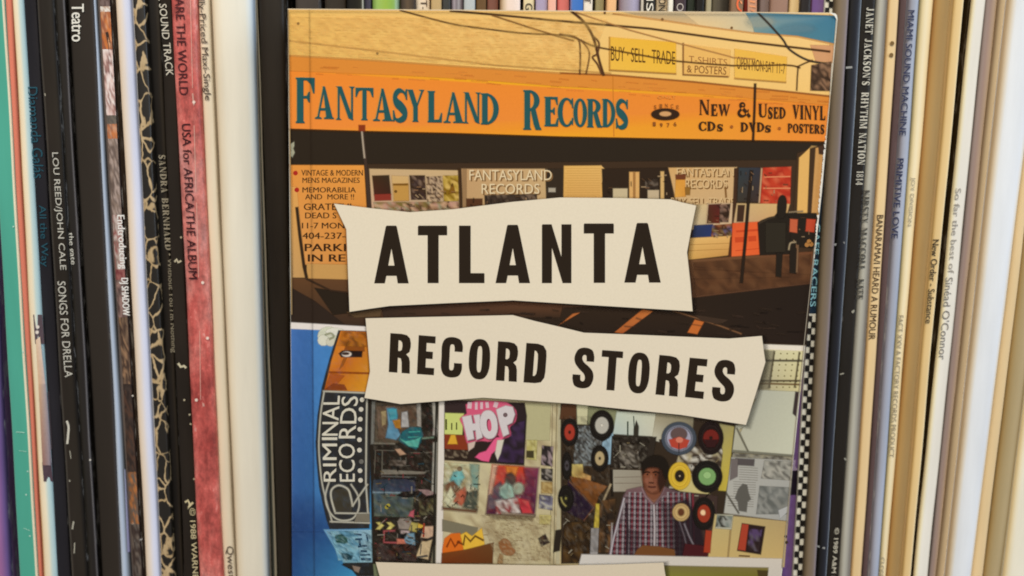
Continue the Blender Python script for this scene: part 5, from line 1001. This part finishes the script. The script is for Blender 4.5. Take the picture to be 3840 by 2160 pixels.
a.poly(loop(2546, 1644, 64, 61, 30), (66, 72, 80)); a.poly(loop(2546, 1644, 52, 49, 28), (110, 112, 122), [loop(2546, 1644, 47, 45, 26)]); a.poly(loop(2546, 1644, 44, 42, 24), (160, 156, 170)); a.poly(loop(2546, 1628, 30, 24, 18), (96, 76, 72)); a.poly([(2510, 1650), (2546, 1640), (2584, 1652), (2574, 1676), (2546, 1684), (2518, 1674)], (176, 66, 48)); a.poly(loop(2548, 1650, 13, 10, 12), (206, 120, 96)); a.strokes([(2546, 1660, 2546, 1700, 3)], (40, 36, 34))
disc(2666, 1642, 46, 62, (34, 24, 20), (110, 36, 28), 28, 30); a.poly([(2640, 1650), (2692, 1650), (2680, 1676), (2652, 1676)], (54, 26, 24))
a.poly(loop(2549, 1785, 41, 51, 26), (206, 168, 52)); a.poly(loop(2549, 1785, 30, 38, 22), (216, 178, 60), [loop(2549, 1785, 26, 33, 20)]); a.poly(loop(2549, 1785, 17, 21, 16), (44, 34, 24)); a.dots([(2549, 1785)], 4, (160, 140, 110))
disc(2652, 1787, 56, 59, VB, (120, 158, 96), 31, 31, (200, 206, 170)); a.poly(loop(2652, 1782, 14, 12, 12), (150, 184, 120))
a.poly(loop(2554, 1921, 31, 32, 20), (180, 148, 96)); a.poly(loop(2554, 1921, 22, 23, 16), (196, 164, 108), [loop(2554, 1921, 17, 18, 14)]); a.poly(loop(2554, 1921, 10, 12, 12), (96, 56, 34))
disc(2640, 1926, 41, 60, VB, (150, 56, 34), 23, 32, (230, 180, 140)); a.poly(loop(2636, 1922, 8, 9, 10), (236, 196, 150))
# right-hand wall: peg board, blank panel, grey picture sleeve, cards
a.quad([(2866, 1312), (3014, 1318), (3000, 1472), (2846, 1462)], [(206, 198, 160), (214, 204, 156), (206, 192, 140), (170, 160, 130)])
a.dots([(2904-j*2.6+i*24, 1326+j*21) for i in range(5) for j in range(7)], 3.4, (134, 122, 84), 6)
a.line([(2904, 1318), (2884, 1452)], 5, (84, 74, 50)); a.line([(2998, 1322), (2980, 1452)], 5, (92, 80, 54)); a.line([(2868, 1352), (3010, 1353)], 6, (74, 66, 50)); a.line([(2856, 1428), (3002, 1428)], 5, (80, 66, 44)); a.line([(2854, 1438), (3000, 1442)], 5, (110, 84, 50)); a.quad([(2864, 1314), (2900, 1316), (2886, 1460), (2844, 1460)], (120, 112, 92, .45))
a.quad([(2850, 1464), (2998, 1470), (2974, 1708), (2748, 1690)], [(176, 174, 156), (190, 188, 164), (198, 196, 172), (184, 180, 158)]); a.poly([(2798, 1594), (2760, 1596), (2748, 1692), (2806, 1696), (2770, 1610)], (176, 172, 150)); a.line([(2763, 1606), (2784, 1650), (2806, 1694)], 5, (104, 98, 80)); a.quad([(2984, 1470), (2996, 1472), (2984, 1560), (2974, 1550)], (60, 48, 46))
a.line([(2748, 1692), (2974, 1710)], 10, (116, 112, 96)); a.grid([(2750, 1700), (2972, 1716), (2970, 1730), (2746, 1716)], 16, 2, [(130, 124, 110), (90, 84, 74), (150, 142, 120)], rnd=rr)
a.quad([(2744, 1716), (2972, 1728), (2952, 1956), (2716, 1926)], [(170, 166, 156), (168, 164, 154), (160, 158, 152), (176, 172, 160)])
a.quad([(2760, 1720), (2828, 1724), (2826, 1746), (2758, 1742)], (84, 76, 74)); a.poly([(2744, 1722), (2766, 1722), (2764, 1786), (2738, 1800)], (110, 100, 96)); a.grid([(2868, 1728), (2970, 1732), (2966, 1800), (2856, 1792)], 8, 6, [(120, 116, 106), (150, 146, 134), (96, 92, 84), (170, 164, 150)], rnd=rr); a.grid([(2850, 1824), (2964, 1830), (2952, 1926), (2838, 1926)], 9, 7, [(112, 112, 106), (130, 128, 120), (98, 98, 92), (140, 138, 130)], rnd=rr)
a.strokes([(2772-(j//6)*22, 1752+j*9, 2842-(j//6)*8, 1756+j*9, 2.4) for j in range(17)], (130, 124, 114)); a.poly([(2786, 1816), (2800, 1820), (2806, 1850), (2814, 1872), (2802, 1880), (2798, 1918), (2772, 1914), (2768, 1880), (2758, 1868), (2770, 1834)], (92, 88, 80)); a.line([(2724, 1850), (2770, 1924)], 4, (84, 78, 66)); a.poly([(2920, 1914), (2956, 1898), (2952, 1920), (2926, 1944)], (176, 174, 170)); a.line([(2714, 1928), (2950, 1958)], 8, (104, 90, 72))
a.quad([(2682, 1930), (2950, 1956), (2934, 2100), (2656, 2094)], [(186, 166, 112), (176, 150, 102), (196, 166, 106), (196, 168, 106)]); a.line([(2744, 1940), (2730, 2090)], 4, (160, 132, 84)); a.quad([(2690, 1930), (2748, 1932), (2742, 1984), (2684, 1980)], (176, 172, 150)); a.grid([(2692, 1934), (2744, 1938), (2738, 1976), (2686, 1974)], 5, 4, [(84, 92, 84), (120, 126, 116), (50, 46, 38), (150, 150, 140)], rnd=rr)
a.quad([(2784, 1964), (2868, 1976), (2852, 2078), (2766, 2064)], (44, 30, 26)); a.quad([(2784, 1966), (2806, 1968), (2794, 2064), (2768, 2060)], (166, 64, 42)); a.grid([(2812, 1984), (2856, 1988), (2846, 2068), (2802, 2062)], 4, 5, [(50, 36, 34), (90, 80, 86), (40, 28, 26), (84, 64, 96)], rnd=rr); a.quad([(2648, 1990), (2668, 1992), (2662, 2072), (2640, 2070)], (160, 58, 34)); a.dots([(2946, 2012), (2950, 2034)], 6, (66, 50, 30)); a.strokes([(2770, 2084, 2812, 2086, 6)], (110, 84, 50))
# lowest picture
a.poly([(2182, 2080), (2560, 2088), (2932, 2096), (2926, 2165), (2160, 2165)], [(206, 198, 188), (208, 200, 188), (206, 194, 178), (200, 190, 176), (206, 198, 188)]); a.quad([(2490, 2122), (2880, 2130), (2876, 2165), (2494, 2165)], [(120, 110, 62), (124, 110, 58), (112, 104, 40), (130, 126, 52)]); a.quad([(2842, 2140), (2878, 2142), (2876, 2165), (2846, 2165)], (74, 60, 30))
# binding crease along the spine, its shade painted as a thin dark line
a.line([(1160, 38), (1166, 700), (1172, 1300), (1178, 2160)], 5, (40, 26, 14, .30))
finish(a, 'shop_interior_photograph')

# ---- torn paper banners with the title, each printed with a soft drop shade
def banner(name, pts, col, letters, lname):
    a = new_art()
    c = np.mean(np.array(pts), 0)
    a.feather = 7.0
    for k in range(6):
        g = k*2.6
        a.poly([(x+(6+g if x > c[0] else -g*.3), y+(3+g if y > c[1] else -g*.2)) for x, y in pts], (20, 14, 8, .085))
    a.feather = 1.0
    a.poly(pts, col)
    finish(a, name)
    if letters:
        b = new_art()
        for ch, q in letters: b.glyph(TITLE[ch], q, (42, 32, 22))
        finish(b, lname)
B1 = [(1253, 764), (1390, 781), (1538, 796), (1700, 785), (1924, 757), (2100, 741), (2320, 743), (2515, 748), (2560, 760), (2610, 771), (2592, 860), (2576, 946), (2588, 1056), (2597, 1167), (2350, 1152), (2100, 1137), (1924, 1126), (1690, 1136), (1461, 1147), (1390, 1157), (1311, 1169), (1305, 1010), (1299, 860), (1277, 814)]
CR = (227, 213, 188)
A_ = [('A', 1403, 846, 1533, 1063), ('T', 1567, 846, 1677, 1062), ('L', 1721, 846, 1817, 1062), ('A', 1858, 843, 1988, 1062), ('N', 2032, 841, 2143, 1062), ('T', 2189, 838, 2302, 1061), ('A', 2341, 836, 2478, 1060)]
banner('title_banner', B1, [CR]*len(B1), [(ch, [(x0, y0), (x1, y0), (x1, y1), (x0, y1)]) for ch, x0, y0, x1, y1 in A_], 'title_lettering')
B2 = [(1371, 1194), (1640, 1188), (1923, 1182), (2005, 1204), (2100, 1226), (2190, 1248), (2400, 1256), (2733, 1270), (2857, 1260), (2863, 1310), (2870, 1358), (2834, 1476), (2797, 1593), (2680, 1575), (2550, 1555), (2350, 1535), (2150, 1514), (1980, 1502), (1811, 1491), (1660, 1503), (1502, 1515), (1434, 1503), (1367, 1492), (1378, 1440), (1388, 1392), (1380, 1290)]
Z = .3036
R_ = [('R', (322, 775), (582, 795), (342, 293), (600, 311)), ('E', (670, 800), (880, 815), (692, 318), (903, 335)), ('C', (962, 834), (1218, 852), (985, 333), (1242, 352)), ('O', (1298, 856), (1562, 876), (1324, 356), (1587, 376)), ('R', (1645, 879), (1903, 897), (1672, 394), (1925, 411)), ('D', (1986, 903), (2246, 920), (2022, 414), (2283, 433))]
S_ = [('S', (144, 968), (404, 986), (180, 463), (440, 482)), ('T', (486, 991), (748, 1010), (520, 502), (782, 521)), ('O', (824, 1028), (1086, 1050), (862, 522), (1126, 545)), ('R', (1178, 1052), (1452, 1080), (1228, 562), (1490, 588)), ('E', (1543, 1084), (1770, 1108), (1602, 596), (1824, 616)), ('S', (1866, 1128), (2138, 1150), (1912, 612), (2184, 636))]
LL = []
for st, x0 in ((R_, 1360), (S_, 2100)):
    for ch, bl_, br_, tl_, tr_ in st: LL.append((ch, [(x0+p[0]*Z, 1160+p[1]*Z) for p in (tl_, tr_, br_, bl_)]))
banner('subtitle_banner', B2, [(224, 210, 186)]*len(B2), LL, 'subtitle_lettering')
B3 = [(1409, 2108), (1650, 2115), (2100, 2121), (2300, 2117), (2488, 2110), (2492, 2140), (2497, 2168), (1426, 2168)]
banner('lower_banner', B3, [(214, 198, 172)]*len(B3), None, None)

# ---- scuffed white rim where the lamination has worn off the right and left edges
a = new_art()
for k in range(120):
    y = 500+520*rr.betavariate(1.6, 2.2)
    xr = np.interp(y, [57, 300, 720, 1180, 1400], [3138, 3116, 3078, 3027, 3004])
    wd = rr.uniform(1, 6)*(1.0 if 540 < y < 900 else .5); hh = rr.uniform(4, 16)
    a.poly([(xr+3, y), (xr-wd, y+hh*.3), (xr-wd*.6, y+hh), (xr+2.5, y+hh)], (226, 220, 208))
a.line([(3137, 70), (3118, 300), (3098, 520)], 3, (190, 176, 150)); a.line([(3060, 880), (3027, 1180), (2985, 1580), (2934, 2130)], 3, (150, 138, 120))
a.line([(1080, 34), (1600, 37), (2400, 43), (3110, 49)], 3, (222, 200, 164)); a.line([(1081, 36), (1084, 300), (1090, 720), (1094, 1180)], 4, (150, 124, 84))
a.poly([(3112, 47), (3131, 50), (3139, 57), (3139, 76), (3130, 60)], (232, 228, 216))
finish(a, 'wear_and_glints')
